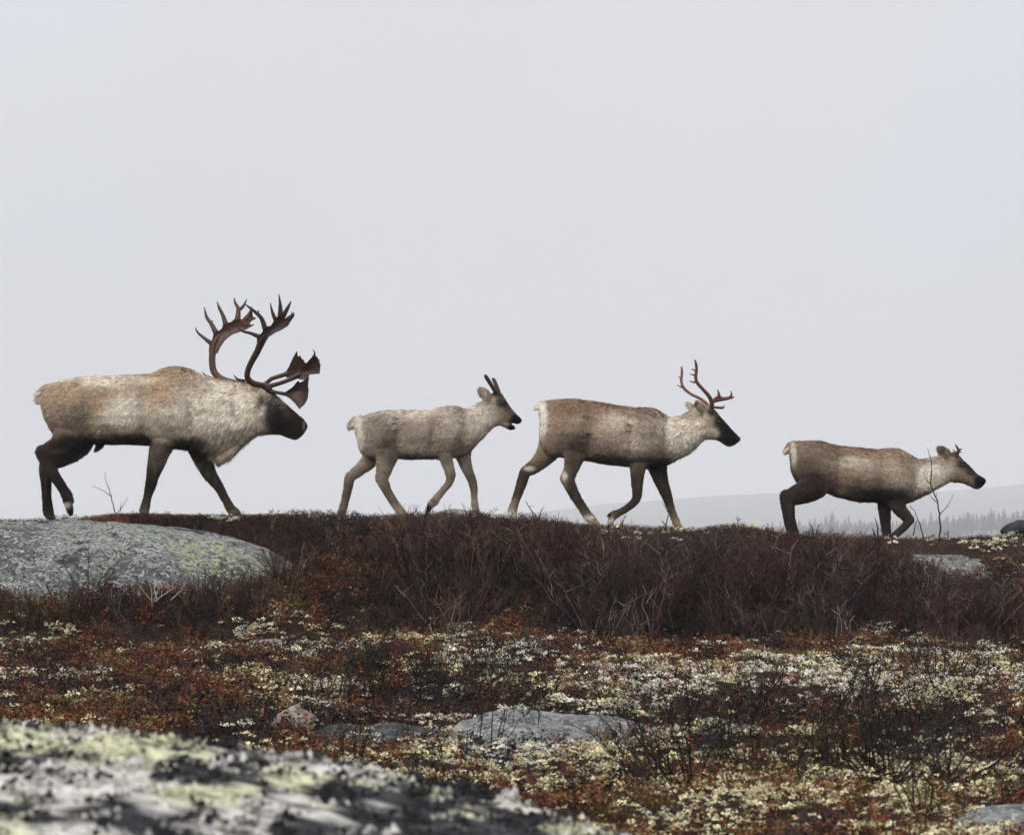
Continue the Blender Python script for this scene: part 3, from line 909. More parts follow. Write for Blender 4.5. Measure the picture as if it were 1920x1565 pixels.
def twig_plant(name, label, cat, y, stems, r_px, c, seed, group=None, side=4, sl=0.25, dy=0.08):
    """stems: polylines in frame pixels, at depth y; each stem is a part of its own"""
    r = np.random.default_rng(seed)
    u0, v0 = stems[0][0]
    x0 = (u0 - 960) / F * y
    z0 = (HZ - v0) / F * y
    o = thing(name, label, cat, (x0, y, z0), group)
    for i, st in enumerate(stems):
        off = r.uniform(-dy, dy)
        pts = []
        for j, (u, v) in enumerate(st):
            yy = y + off * j / max(1, len(st) - 1)
            p = px(u, v, yy)
            pts.append((p.x - x0, p.y - y, p.z - z0))
        p0 = np.array(pts[0]); pts[0] = tuple(p0 - np.array((0, 0, 0.04)) if i == 0 else p0)
        rp = r_px if np.isscalar(r_px) else r_px[min(i, len(r_px) - 1)]
        obj('stem', stem_mesh(pts, rp / F * y, c, seed * 10 + i, side, sl).mesh('stem', M_twig), o)
    return o


BR = (0.045, 0.028, 0.025); DK = (0.026, 0.017, 0.015); PALE = (0.30, 0.27, 0.25); RED = (0.065, 0.025, 0.018)
SG = 'bare twigs standing on the ridge'
twig_plant('bare_sapling', 'tall forked bare sapling in front of the last caribou neck', 'sapling', 21.9,
           [[(1762, 1005), (1763, 985), (1763, 964), (1757, 940), (1745, 909), (1746, 876), (1745, 856), (1739, 840)],
            [(1763, 964), (1777, 948), (1788, 926)], [(1756, 941), (1748, 934), (1743, 928)], [(1745, 909), (1737, 898), (1729, 884)]], [1.9, 1.0, 1.0, 0.9], BR, 1, SG, 2, 0.12)
twig_plant('bare_sapling', 'thin leaning twig just left of the tall sapling', 'sapling', 21.95,
           [[(1733, 1005), (1726, 985), (1717, 962), (1706, 946)], [(1712, 1004), (1716, 985), (1720, 974)]], 1.4, BR, 2, SG, 2, 0.15)
twig_plant('bare_sapling', 'short dark twig beside the front hooves of the last caribou', 'sapling', 21.95,
           [[(1646, 1006), (1646, 990), (1640, 970)], [(1641, 1005), (1636, 990)]], 2.0, DK, 3, SG, 2, 0.2)
twig_plant('bare_sapling', 'forked thin twig under the belly of the antlered bull', 'sapling', 21.95,
           [[(218, 972), (214, 952), (209, 932), (203, 914), (196, 884)], [(209, 931), (195, 920), (171, 910)], [(216, 965), (228, 952), (240, 932)], [(226, 958), (227, 940)]], [1.3, 0.9, 1.0, 0.8], BR, 4, SG, 1, 0.12)
twig_plant('bare_sapling', 'budding twig on the crest left of the brown-backed cow rear hoof', 'sapling', 21.95,
           [[(1003, 974), (998, 958), (991, 948), (985, 938)], [(1010, 975), (1014, 960), (1020, 950)]], 1.4, BR, 5, SG, 3, 0.18)
twig_plant('bare_sapling', 'thin twig crossing the front hoof of the brown-backed cow', 'sapling', 21.95,
           [[(1247, 994), (1250, 975), (1254, 962), (1247, 950), (1242, 942)], [(1248, 985), (1240, 974)]], 1.4, BR, 6, SG, 2, 0.2)
twig_plant('bare_sapling', 'small leafy twig under the belly of the last caribou', 'sapling', 21.95,
           [[(1529, 1006), (1524, 992), (1517, 980)], [(1530, 1005), (1533, 992), (1536, 983)]], 1.5, BR, 7, SG, 4, 0.2)
TG = 'dead pale twigs in the heath'
twig_plant('dead_twig', 'pale forked dead twig standing left of the bent one', 'twig', 17.0,
           [[(1598, 1258), (1599, 1236), (1597, 1216), (1590, 1205), (1604, 1197)], [(1599, 1243), (1608, 1236), (1614, 1229)]], [2.6, 1.4], PALE, 8, TG, 1, 0.12)
twig_plant('dead_twig', 'pale bent dead twig standing right of the forked one', 'twig', 16.0,
           [[(1643, 1300), (1646, 1272), (1649, 1245), (1656, 1224), (1664, 1208)]], 2.2, PALE, 9, TG, 1, 0.12)
twig_plant('dead_twig', 'pale upright dead twig among white lichen above the grey slab', 'twig', 15.5,
           [[(908, 1280), (914, 1252), (918, 1230), (922, 1196)], [(916, 1240), (924, 1228)]], [2.2, 1.2], (0.24, 0.2, 0.18), 10, TG, 1, 0.15)
twig_plant('dead_twig', 'cluster of pale dead twigs at the foot of the grey whaleback', 'twig', 19.3,
           [[(285, 1128), (284, 1105), (278, 1082)], [(288, 1128), (296, 1108), (306, 1096)], [(290, 1128), (310, 1112), (330, 1100)], [(284, 1126), (270, 1110), (262, 1098)], [(320, 1125), (338, 1108), (348, 1090)], [(295, 1127), (290, 1105), (292, 1090)]], 1.3, (0.34, 0.32, 0.3), 11, TG, 3, 0.25)
HG = 'bare shrubs in the heath'
twig_plant('bare_shrub', 'spreading bare shrub just above the grey slab', 'shrub', 12.5,
           [[(828, 1340), (828, 1305), (829, 1280), (822, 1246)], [(832, 1338), (862, 1312), (884, 1288), (925, 1262)], [(845, 1338), (800, 1318), (760, 1310), (700, 1292)],
            [(850, 1335), (905, 1308), (960, 1298), (1015, 1282)], [(830, 1320), (815, 1290), (812, 1262)], [(835, 1330), (860, 1295), (872, 1270), (880, 1240)], [(960, 1298), (1010, 1278), (1060, 1248), (1085, 1225)]], [2.6, 2.4, 2.2, 2.2, 1.4, 1.6, 1.5], DK, 20, HG, 5, 0.25, 0.2)
twig_plant('bare_shrub', 'dark upright bare shrub among yellow lichen at lower right', 'shrub', 10.0,
           [[(1775, 1468), (1780, 1425), (1790, 1370), (1800, 1320)], [(1778, 1465), (1815, 1400), (1830, 1350), (1838, 1315)], [(1772, 1466), (1755, 1420), (1748, 1370), (1730, 1325)],
            [(1785, 1466), (1850, 1440), (1900, 1405), (1945, 1380)], [(1770, 1464), (1725, 1420), (1700, 1370), (1695, 1330)], [(1790, 1462), (1860, 1390), (1880, 1340)], [(1780, 1460), (1770, 1390), (1768, 1340)]], [3.2, 2.6, 2.4, 3.0, 2.2, 2.0, 1.8], DK, 21, HG, 7, 0.28, 0.25)
twig_plant('bare_shrub', 'low sprawling bare shrub left of the upright dark one', 'shrub', 10.3,
           [[(1665, 1478), (1635, 1430), (1600, 1405), (1540, 1370)], [(1668, 1476), (1655, 1420), (1630, 1370), (1600, 1320)], [(1672, 1475), (1690, 1420), (1680, 1360)], [(1660, 1474), (1600, 1440), (1530, 1425), (1480, 1410)],
            [(1640, 1440), (1590, 1380), (1530, 1330)], [(1675, 1470), (1720, 1440), (1740, 1400)]], [3.2, 2.4, 2.0, 2.2, 1.6, 1.6], DK, 22, HG, 7, 0.28, 0.25)
twig_plant('bare_shrub', 'thin dark bare shrub right of the grey slab', 'shrub', 11.2,
           [[(1400, 1440), (1360, 1415), (1310, 1395), (1250, 1360)], [(1405, 1440), (1400, 1390), (1420, 1340)], [(1402, 1438), (1370, 1380), (1330, 1350)], [(1408, 1438), (1450, 1400), (1480, 1360)], [(1400, 1436), (1330, 1430), (1290, 1415)]], 1.9, DK, 23, HG, 6, 0.3, 0.2)
twig_plant('bare_shrub', 'reddish bare shrub at the left edge below the whaleback rock', 'shrub', 19.2,
           [[(128, 1200), (118, 1160), (100, 1120), (85, 1095)], [(130, 1198), (140, 1150), (150, 1110), (172, 1075)], [(132, 1198), (165, 1160), (185, 1130), (205, 1095)], [(126, 1198), (90, 1165), (65, 1140)], [(130, 1190), (128, 1140), (132, 1100)], [(134, 1195), (150, 1165), (160, 1120)]], 1.8, RED, 24, HG, 7, 0.3, 0.25)
twig_plant('bare_shrub', 'thin bare shrub growing against the front of the whaleback rock', 'shrub', 19.6,
           [[(168, 1118), (166, 1080), (165, 1050), (167, 1012)], [(170, 1118), (190, 1085), (212, 1062)], [(160, 1118), (135, 1085), (115, 1045)], [(175, 1118), (210, 1075), (232, 1030)]], 1.2, BR, 25, HG, 5, 0.25, 0.15)


# ------------------------------------------------------------------ caribou
def catmull(st, sub=4):
    P = np.asarray(st, float)
    n = len(P)
    out = []
    for i in range(n - 1):
        p0, p1, p2, p3 = P[max(i - 1, 0)], P[i], P[i + 1], P[min(i + 2, n - 1)]
        for k_ in range(sub):
            t_ = k_ / sub
            out.append(0.5 * ((2 * p1) + (-p0 + p2) * t_ + (2 * p0 - 5 * p1 + 4 * p2 - p3) * t_ ** 2 + (-p0 + 3 * p1 - 3 * p2 + p3) * t_ ** 3))
    out.append(P[-1])
    return np.array(out)


def rings(cx, cz, ux, uz, r, ry, cy, n=18, p=2.0):
    """closed loft; ring i lies in the plane of (ux,0,uz) and the y axis"""
    m = len(cx)
    ang = np.arange(n) / n * 2 * math.pi
    ca, sa = np.cos(ang), np.sin(ang)
    q = 2.0 / p
    ca = np.sign(ca) * np.abs(ca) ** q; sa = np.sign(sa) * np.abs(sa) ** q
    X = cx[:, None] + ux[:, None] * r[:, None] * ca
    Z = cz[:, None] + uz[:, None] * r[:, None] * ca
    Y = cy[:, None] + ry[:, None] * sa
    v = np.stack([X, Y, Z], -1).reshape(-1, 3)
    f = []
    for i in range(m - 1):
        for j in range(n):
            a, b_ = i * n + j, i * n + (j + 1) % n
            f.append((a, b_, b_ + n, a + n))
    v = np.vstack([v, [[cx[0], cy[0], cz[0]], [cx[-1], cy[-1], cz[-1]]]])
    for j in range(n):
        f.append((m * n, (j + 1) % n, j))
        o_ = (m - 1) * n
        f.append((m * n + 1, o_ + j, o_ + (j + 1) % n))
    return v, f


class Beast:
    def __init__(s, label, Y, u0, v0):
        s.Y, s.S = Y, F / Y
        s.u0, s.v0 = u0, v0
        p = px(u0, v0, Y)
        s.root = thing('caribou', label, 'caribou', p, 'caribou walking in file along the ridge')
        s.vv, s.ff, s.nn = [], [], 0

    def X(s, u): return (np.asarray(u, float) - s.u0) / s.S
    def Z(s, v): return (s.v0 - np.asarray(v, float)) / s.S

    def put(s, v, f):
        s.vv.append(v); s.ff += [tuple(i + s.nn for i in q) for q in f]; s.nn += len(v)

    def trunk(s, st):
        """st: (u, top v, bottom v, half width px)"""
        P = catmull(st, 3)
        u, tp, bt, ry = P.T
        ry = np.maximum(ry, 2); c = (tp + bt) / 2; r = np.maximum((bt - tp) / 2, 1.5)
        one = np.ones_like(u)
        s.put(*rings(s.X(u), s.Z(c), one * 0, one, r / s.S, ry / s.S, one * 0, 22, 2.15))

    def limb(s, st, cy, flat=0.8, cy1=None):
        """st: (u, v, radius px)"""
        P = catmull([q[:3] for q in st], 4)
        u, v, r = P.T
        r = np.maximum(r, 1.2)
        x, z = s.X(u), s.Z(v)
        tx, tz = np.gradient(x), np.gradient(z)
        ln = np.hypot(tx, tz) + 1e-9
        cyv = np.linspace(cy, cy if cy1 is None else cy1, len(u))
        fl = np.full(u.shape, float(flat))
        if r[0] > 24:                       # haunch or shoulder: eases out of the trunk
            e = smooth(-0.35, 1.0, np.arange(len(u)) / 5.0)
            cyv = cyv * (0.45 + 0.55 * e); fl = fl * (0.5 + 0.5 * e)
            r = r * (0.72 + 0.28 * e)
        s.put(*rings(x, z, -tz / ln, tx / ln, r / s.S, r * fl / s.S, cyv, 14))

    def joint(s, u, v, r, cy, flat=0.75):
        s.limb([(u - r * 0.95, v, r * 0.3), (u - r * 0.7, v, r * 0.72), (u, v, r), (u + r * 0.7, v, r * 0.72), (u + r * 0.95, v, r * 0.3)], cy, flat)

    def toes(s, a, b, cy, r=6.5):
        for q in (-1, 1):
            o_ = q * 3.6 / s.S
            (u1, v1), (u2, v2) = a, b
            st = [(u1, v1, r), (u1 * .5 + u2 * .5, v1 * .5 + v2 * .5, r * 0.85), (u2, v2, r * 0.35)]
            s.limb(st, cy + o_, 0.62, cy + o_ * 1.5)

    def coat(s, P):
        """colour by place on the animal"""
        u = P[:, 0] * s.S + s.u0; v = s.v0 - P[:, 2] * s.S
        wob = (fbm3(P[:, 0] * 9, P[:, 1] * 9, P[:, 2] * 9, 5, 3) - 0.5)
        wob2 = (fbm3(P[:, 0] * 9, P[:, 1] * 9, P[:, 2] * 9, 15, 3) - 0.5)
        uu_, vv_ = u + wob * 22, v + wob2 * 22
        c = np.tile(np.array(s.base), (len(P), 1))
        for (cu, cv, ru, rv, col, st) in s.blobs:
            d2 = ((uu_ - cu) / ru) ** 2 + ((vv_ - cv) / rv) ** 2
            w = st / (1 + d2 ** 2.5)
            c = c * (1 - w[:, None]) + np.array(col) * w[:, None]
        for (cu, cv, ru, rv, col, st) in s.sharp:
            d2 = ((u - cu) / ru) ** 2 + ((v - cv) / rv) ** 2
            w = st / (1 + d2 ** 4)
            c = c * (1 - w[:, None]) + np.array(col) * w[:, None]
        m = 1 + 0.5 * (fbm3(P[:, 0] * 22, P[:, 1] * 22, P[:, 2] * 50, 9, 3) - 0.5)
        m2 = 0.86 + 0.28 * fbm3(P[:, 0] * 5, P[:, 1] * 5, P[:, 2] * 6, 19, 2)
        tuft_gap = smooth(0.58, 0.72, fbm3(P[:, 0] * 48 + P[:, 2] * 14, P[:, 1] * 30, P[:, 2] * 13, 27, 2))  # shaded creases between hair clumps, painted dark into the coat colour
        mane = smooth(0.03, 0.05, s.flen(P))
        return c * (m * m2 * (1 - (0.14 + 0.2 * mane) * tuft_gap))[:, None]

    def flen(s, P):
        u = P[:, 0] * s.S + s.u0; v = s.v0 - P[:, 2] * s.S
        l = np.full(len(P), s.fur0)
        for (cu, cv, ru, rv, L_) in s.lens:
            w = np.exp(-(((u - cu) / ru) ** 2 + ((v - cv) / rv) ** 2) ** 1.5)
            l = l * (1 - w) + L_ * w
        return l

    def build(s, n_fur, seed):
        me = bpy.data.meshes.new('body')
        me.from_pydata([tuple(q) for q in np.concatenate(s.vv)], [], s.ff)
        tmp = bpy.data.objects.new('body', me)
        COL.objects.link(tmp)
        rm = tmp.modifiers.new('r', 'REMESH'); rm.mode = 'VOXEL'; rm.voxel_size = 0.0085; rm.adaptivity = 0
        sm = tmp.modifiers.new('s', 'SMOOTH'); sm.factor = 0.5; sm.iterations = 7
        dc = tmp.modifiers.new('d', 'DECIMATE'); dc.ratio = 0.3
        dg = bpy.context.evaluated_depsgraph_get()
        m2 = bpy.data.meshes.new_from_object(tmp.evaluated_get(dg))
        bpy.data.objects.remove(tmp)
        bpy.data.meshes.remove(me)
        m2.name = 'body'
        n = len(m2.vertices)
        co = np.empty(n * 3, np.float32); m2.vertices.foreach_get('co', co); co = co.reshape(-1, 3).astype(float)
        nv = np.empty(n * 3, np.float32); m2.vertices.foreach_get('normal', nv); nv = nv.reshape(-1, 3)
        uu_, vv_ = co[:, 0] * s.S + s.u0, s.v0 - co[:, 2] * s.S
        push = np.zeros(n)
        for (cu, cv, ru, rv, a_) in s.muscle:
            push += 1.9 * a_ * np.exp(-(((uu_ - cu) / ru) ** 2 + ((vv_ - cv) / rv) ** 2) ** 1.3)
        co[:, 1] += push * np.clip(co[:, 1] / 0.06, -1, 1)
        rough = (fbm3(co[:, 0] * 14, co[:, 1] * 14, co[:, 2] * 14, 41, 3) - 0.5) * np.clip(s.flen(co) * 0.55, 0.002, 0.02)
        co += nv * rough[:, None]
        m2.vertices.foreach_set('co', co.astype(np.float32).ravel()); m2.update()
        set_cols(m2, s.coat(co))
        m2.materials.clear(); m2.materials.append(M_hide)
        m2.polygons.foreach_set('use_smooth', np.ones(len(m2.polygons), bool))
        obj('body', m2, s.root)
        # fur
        m2.calc_loop_triangles()
        tri = np.empty(len(m2.loop_triangles) * 3, np.int32); m2.loop_triangles.foreach_get('vertices', tri); tri = tri.reshape(-1, 3)
        a, b_, c = co[tri[:, 0]], co[tri[:, 1]], co[tri[:, 2]]
        nr = np.cross(b_ - a, c - a); ar = np.linalg.norm(nr, axis=1); nr /= ar[:, None] + 1e-12
        r = np.random.default_rng(seed)
        pick = r.choice(len(tri), n_fur, p=ar / ar.sum())
        w1 = np.sqrt(r.random(n_fur))[:, None]; w2 = r.random(n_fur)[:, None]
        P = a[pick] * (1 - w1) + b_[pick] * (w1 * (1 - w2)) + c[pick] * (w1 * w2)
        nn = nr[pick]
        Lf = s.flen(P) * r.uniform(0.6, 1.25, n_fur)
        sw = (fbm3(P[:, 0] * 12, P[:, 1] * 12, P[:, 2] * 12, 33, 2) - 0.5)
        flow = np.stack([-0.75 + 0 * sw, sw * 1.4, -0.75 + sw * 0.8], 1) + r.normal(0, 0.22, (n_fur, 3))
        flow -= nn * np.sum(flow * nn, 1)[:, None]
        flow /= np.linalg.norm(flow, axis=1)[:, None] + 1e-9
        d = flow * 0.92 + nn * r.uniform(0.12, 0.42, (n_fur, 1))
        side = np.cross(nn, d); side /= np.linalg.norm(side, axis=1)[:, None] + 1e-9
        wd = (0.0042 * r.uniform(0.6, 1.3, (n_fur, 1)))
        b0 = P - nn * 0.002
        tip = P + d * Lf[:, None]
        cell = 0.028
        key = np.floor(P / cell); jit = np.stack([_h(key[:, 0], key[:, 1], key[:, 2], q_) for q_ in (1, 2, 3)], 1)
        cc_ = (key + jit) * cell
        pull = 0.55 * smooth(0.015, 0.05, Lf)[:, None]
        off_ = (cc_ - P); off_ -= nn * np.sum(off_ * nn, 1)[:, None]
        tip = tip + off_ * pull + nn * (jit[:, :1] - 0.5) * Lf[:, None] * 0.35
        V = np.stack([b0 - side * wd, b0 + side * wd, tip], 1).reshape(-1, 3)
        clump_shade = 0.92 + 0.16 * _h(key[:, 0], key[:, 1], key[:, 2], 8)
        Fa = np.arange(n_fur * 3).reshape(-1, 3)
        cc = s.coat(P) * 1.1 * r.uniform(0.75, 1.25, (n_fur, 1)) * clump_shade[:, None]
        C = np.repeat(cc, 3, axis=0); C[2::3] *= 1.12
        f_ = obj('fur', new_mesh('fur', V, Fa, M_fur, C, False), s.root)
        f_['kind'] = 'stuff'
        return len(m2.polygons)

    def eye(s, u, v, hw, r=2.4):
        for q in (-1, 1):
            bm = bmesh.new(); bmesh.ops.create_uvsphere(bm, u_segments=10, v_segments=7, radius=r / s.S)
            me = bpy.data.meshes.new('eye'); bm.to_mesh(me); bm.free(); me.materials.append(M_eye)
            me.polygons.foreach_set('use_smooth', np.ones(len(me.polygons), bool))
            obj('eye', me, s.root, (float(s.X(u)), q * hw / s.S, float(s.Z(v))))

    def antler(s, tubes, palms, col, ys):
        """tubes: [points (u, v, r px)], palms: [(outline, thickness px)]; ys(u, v) gives the sideways place"""
        gg = G()
        for tb in tubes:
            P = catmull(tb, 3)
            pts = np.stack([s.X(P[:, 0]), [ys(u_, v_) for u_, v_ in P[:, :2]], s.Z(P[:, 1])], 1)
            gg.tube(pts, np.maximum(P[:, 2], 0.35) / s.S, np.array(col) * 1.0, 7)
        for ol, th in palms:
            n = len(ol)
            tris = tessellate_polygon([[Vector((a_, b_, 0)) for a_, b_ in ol]])
            cen = np.mean(ol, axis=0)
            vs = []
            for sg in (-1, 1):
                for (u_, v_) in ol:
                    w_ = 1 - 0.02 * sg
                    vs.append((s.X(u_), ys(u_, v_) + sg * th * 0.5 / s.S, s.Z(v_)))
            f = [tuple(t_) for t_ in tris] + [tuple(n + k_ for k_ in reversed(t_)) for t_ in tris]
            for j in range(n):
                k_ = (j + 1) % n
                f += [(j, k_, n + k_), (j, n + k_, n + j)]
            gg.add(np.array(vs, float), f, np.array(col) * 0.95)
        v, f, c = gg.arrays()
        nz = 0.75 + 0.5 * fbm3(v[:, 0] * 18, v[:, 1] * 18, v[:, 2] * 18, 3, 3)
        o = obj('antler', new_mesh('antler', v, f, M_antler, c * nz[:, None], False), s.root)
        return o


m_e, n, b = mat_new('eye_gloss'); M_eye = m_e
b.inputs['Base Color'].default_value = (0.012, 0.009, 0.008, 1); b.inputs['Roughness'].default_value = 0.12; b.inputs['Specular IOR Level'].default_value = 0.6

PAL_ = (0.74, 0.675, 0.56); FAWN = (0.33, 0.24, 0.16); BRN = (0.085, 0.056, 0.041); DRK = (0.010, 0.0075, 0.0065)
TAN = (0.36, 0.225, 0.115); WHI = (0.80, 0.75, 0.66); GRY = (0.225, 0.18, 0.145); RUS = (0.165, 0.098, 0.064); LEG = (0.030, 0.021, 0.0175)

# ---- bull
B = Beast('largest caribou, pale-necked bull with great dark palmate antlers, last in the file', 22.35, 240, 969)
B.base = FAWN; B.fur0 = 0.026
B.trunk([(79.5, 744, 757, 8), (83, 730, 776, 24), (91, 722, 794, 35), (104, 716, 816, 44), (125, 711, 830, 50), (143, 707, 834, 52), (178, 705.5, 833, 56), (224, 703, 833, 60), (270, 702, 834.5, 60), (290, 698, 837, 58),
         (309, 690.6, 840, 56), (332, 687.6, 842, 54), (350, 690, 843, 52), (370, 699, 846, 49), (395, 708, 850, 45), (420, 714, 846, 41), (441, 719, 840, 38), (461, 722, 829, 34), (478, 725, 818, 31), (500, 731, 814, 27),
         (514, 738.5, 814, 23), (526, 748, 815.5, 20), (540, 760, 821, 17), (553, 772, 825, 15), (562, 780, 821, 14), (570, 787, 812, 11), (576.5, 795, 802, 5)])
B.trunk([(394, 832, 848, 10), (400, 832, 856, 12), (406, 832, 866, 10), (411, 834, 874, 5), (418, 832, 868, 10), (427, 828, 861, 13), (437, 824, 853, 15), (450, 818, 842, 17), (463, 810, 830, 17), (474, 800, 819, 14)])
B.limb([(98, 727, 9), (84, 730, 8), (75, 738, 8), (71, 747, 6), (74, 755, 3)], 0, 0.9)
B.limb([(190, 828, 9), (185, 838, 6), (178, 846, 3.5)], 0, 0.8)
B.limb([(132, 770, 46), (136, 812, 34), (116, 836, 21), (94, 846, 16), (84, 846, 12.5)], -0.12, 0.62)
B.limb([(79, 842, 11), (92, 866, 12), (108, 893, 10.5), (124, 918, 9.5), (131, 930, 10.5), (134, 944, 9.5)], -0.12, 0.7)
B.joint(83, 846, 11.5, -0.12); B.toes((133, 943), (139, 966), -0.12)
B.limb([(134, 785, 40), (148, 828, 25), (118, 855, 17), (92, 868, 14), (81, 873, 11)], 0.12, 0.62)
B.limb([(80, 866, 11), (81, 885, 12.5), (82, 905, 10.5), (83, 930, 9.2), (85, 952, 9.8), (87, 964, 10)], 0.12, 0.75)
B.joint(81.5, 870, 11, 0.12); B.toes((87, 962), (96, 974), 0.12, 8)
B.limb([(322, 790, 42), (308, 832, 24), (297, 868, 17), (290, 892, 12.5), (287, 906, 11), (281, 930, 8.2), (277, 946, 8.6), (273, 960, 9.5)], -0.12, 0.65)
B.toes((272, 960), (279, 976), -0.12, 8)
B.limb([(366, 812, 36), (374, 845, 21), (380, 863, 16.5), (391, 888, 13), (405, 908, 10), (411, 918, 9), (421, 936, 7.6), (431, 953, 8.5), (438, 962, 8.5)], 0.11, 0.7)
B.toes((436, 958), (453, 973), 0.11, 8)
for q in (-1, 1):
    B.limb([(501, 757, 4.5), (499, 748, 8.5), (496, 739, 8.5), (491, 730, 4)], q * 0.115, 0.45, q * 0.175)
B.blobs = [(435, 770, 88, 60, PAL_, 0.95), (440, 825, 60, 24, (0.40, 0.35, 0.27), 0.6), (325, 712, 36, 22, TAN, 0.45), (308, 748, 22, 36, TAN, 0.5), (242, 778, 46, 32, PAL_, 0.9), (100, 765, 36, 45, FAWN, 0.5), (135, 790, 40, 32, GRY, 0.6),
           (197, 756, 20, 24, TAN, 0.5), (180, 714, 120, 9, PAL_, 0.6), (345, 790, 34, 36, PAL_, 0.7), (110, 800, 20, 16, (0.34, 0.25, 0.2), 0.5), (305, 815, 16, 24, PAL_, 0.55),
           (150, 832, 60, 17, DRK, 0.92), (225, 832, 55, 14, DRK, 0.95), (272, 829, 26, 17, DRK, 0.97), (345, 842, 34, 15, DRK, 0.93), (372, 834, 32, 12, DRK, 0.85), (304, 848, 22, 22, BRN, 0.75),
           (95, 853, 70, 26, DRK, 0.9), (95, 915, 70, 56, LEG, 1.0), (90, 940, 70, 50, DRK, 0.75), (288, 897, 42, 42, LEG, 1.0), (278, 940, 32, 42, DRK, 0.75), (398, 890, 42, 42, LEG, 1.0), (374, 852, 20, 14, DRK, 0.95), (425, 940, 40, 38, LEG, 0.9),
           (438, 852, 32, 24, (0.54, 0.44, 0.33), 0.85)]
B.sharp = [(548, 800, 20, 5, (0.035, 0.03, 0.028), 0.6), (530, 795, 16, 8, (0.03, 0.024, 0.021), 0.6), (556, 815, 14, 2, (0.004, 0.003, 0.003), 0.8), (296, 868, 4, 24, (0.085, 0.068, 0.058), 0.7), (300, 842, 7, 14, (0.12, 0.095, 0.08), 0.6), (389, 880, 4, 18, (0.085, 0.068, 0.055), 0.6), (402, 900, 3, 12, (0.075, 0.06, 0.05), 0.6), (118, 846, 16, 4, (0.075, 0.065, 0.058), 0.6), (82, 905, 3, 26, (0.055, 0.045, 0.04), 0.5), (436, 961, 9, 6, (0.12, 0.1, 0.09), 0.6), (272, 958, 8, 7, (0.08, 0.066, 0.06), 0.6), (550, 792, 46, 40, DRK, 0.98), (516, 775, 15, 40, DRK, 0.9), (497, 748, 4, 8, (0.07, 0.055, 0.045), 0.85), (490, 757, 4, 9, DRK, 0.7), (571, 799, 2.5, 10, (0.16, 0.15, 0.15), 0.7), (73, 744, 9, 12, WHI, 0.85), (131, 946, 8, 5, (0.4, 0.36, 0.3), 0.8), (130, 937, 6, 3, DRK, 0.9), (138, 962, 8, 8, (0.006, 0.005, 0.005), 0.95), (520, 752, 8, 4, (0.16, 0.135, 0.12), 0.8), (530, 764, 5, 4, (0.12, 0.1, 0.09), 0.6), (540, 775, 6, 8, (0.05, 0.042, 0.04), 0.6)]  # face and hoof markings; lighter leg streaks are highlights painted into the coat
B.lens = [(440, 790, 80, 80, 0.06), (420, 855, 40, 28, 0.11), (545, 790, 40, 50, 0.010), (90, 900, 60, 70, 0.014), (285, 900, 30, 60, 0.014), (410, 910, 40, 60, 0.014), (75, 745, 14, 16, 0.04), (330, 700, 50, 20, 0.035)]
B.muscle = [(118, 775, 38, 45, .03), (172, 790, 18, 42, -.03), (235, 775, 40, 45, .012), (278, 790, 10, 45, -.022), (320, 778, 28, 50, .03), (364, 795, 10, 40, -.025)]
B.build(120000, 1)
B.eye(523, 759.5, 16.8, 3.0)
c2 = lambda L_: [(320 + a / 4.12, 520 + b_ / 4.12, r / 4.12) for a, b_, r in L_]
c2p = lambda L_: [(320 + a / 4.12, 520 + b_ / 4.12) for a, b_ in L_]


def ysA(u, v):
    d = math.hypot(u - 504, (v - 729))
    return 0.05 + 0.34 * (1 - math.exp(-d / 90.0)) if u < 504 else 0.05 + 0.0009 * (u - 504)


def ysB(u, v):
    d = math.hypot(u - 500, (v - 728))
    return -0.05 - 0.34 * (1 - math.exp(-d / 90.0)) if u < 504 or v < 640 else -0.05 - 0.0010 * (u - 504)


AC = (0.072, 0.034, 0.020)
B.antler([c2([(765, 875, 26), (720, 838, 24), (640, 825, 22), (560, 815, 22), (450, 795, 24), (360, 768, 28), (305, 715, 28), (288, 640, 27), (290, 560, 28), (304, 490, 26), (345, 430, 17), (400, 380, 12), (480, 345, 10), (550, 318, 8), (590, 300, 5)]),
          c2([(280, 490, 20), (215, 440, 13), (170, 400, 9), (152, 360, 3)]), c2([(318, 410, 24), (275, 330, 17), (240, 280, 13), (222, 200, 3)]), c2([(272, 330, 10), (284, 318, 7), (291, 306, 2)]),
          c2([(395, 350, 24), (370, 270, 16), (340, 210, 12), (322, 158, 3)]), c2([(482, 320, 28), (490, 220, 17), (465, 170, 11), (457, 128, 3)]), c2([(490, 230, 14), (530, 195, 12), (556, 138, 3)]),
          c2([(545, 310, 26), (580, 255, 15), (597, 198, 3)]), c2([(575, 305, 20), (605, 298, 11), (634, 290, 3)]), c2([(540, 340, 26), (580, 355, 12), (616, 340, 3)]), c2([(320, 772, 10), (245, 745, 8), (205, 710, 2)]),
          c2([(710, 825, 16), (770, 783, 17), (850, 755, 18), (905, 735, 20)])],
         [(c2p([(870, 745), (905, 690), (940, 612), (968, 562), (976, 606), (996, 598), (1006, 625), (1020, 628), (1026, 650), (1050, 658), (1046, 700), (1060, 745), (1060, 790), (1000, 785), (950, 770), (890, 770)]), 3.5), (c2p([(262, 560), (266, 500), (285, 470), (295, 430), (300, 400), (318, 393), (345, 388), (365, 370), (372, 340), (385, 325), (412, 328), (440, 320), (462, 298), (470, 280), (495, 278), (506, 297), (530, 302), (555, 285), (585, 240), (600, 235), (606, 280), (632, 290), (596, 312), (578, 338), (606, 346), (560, 378), (500, 400), (440, 422), (390, 462), (355, 512), (328, 570)]), 6.5)], AC, ysA)
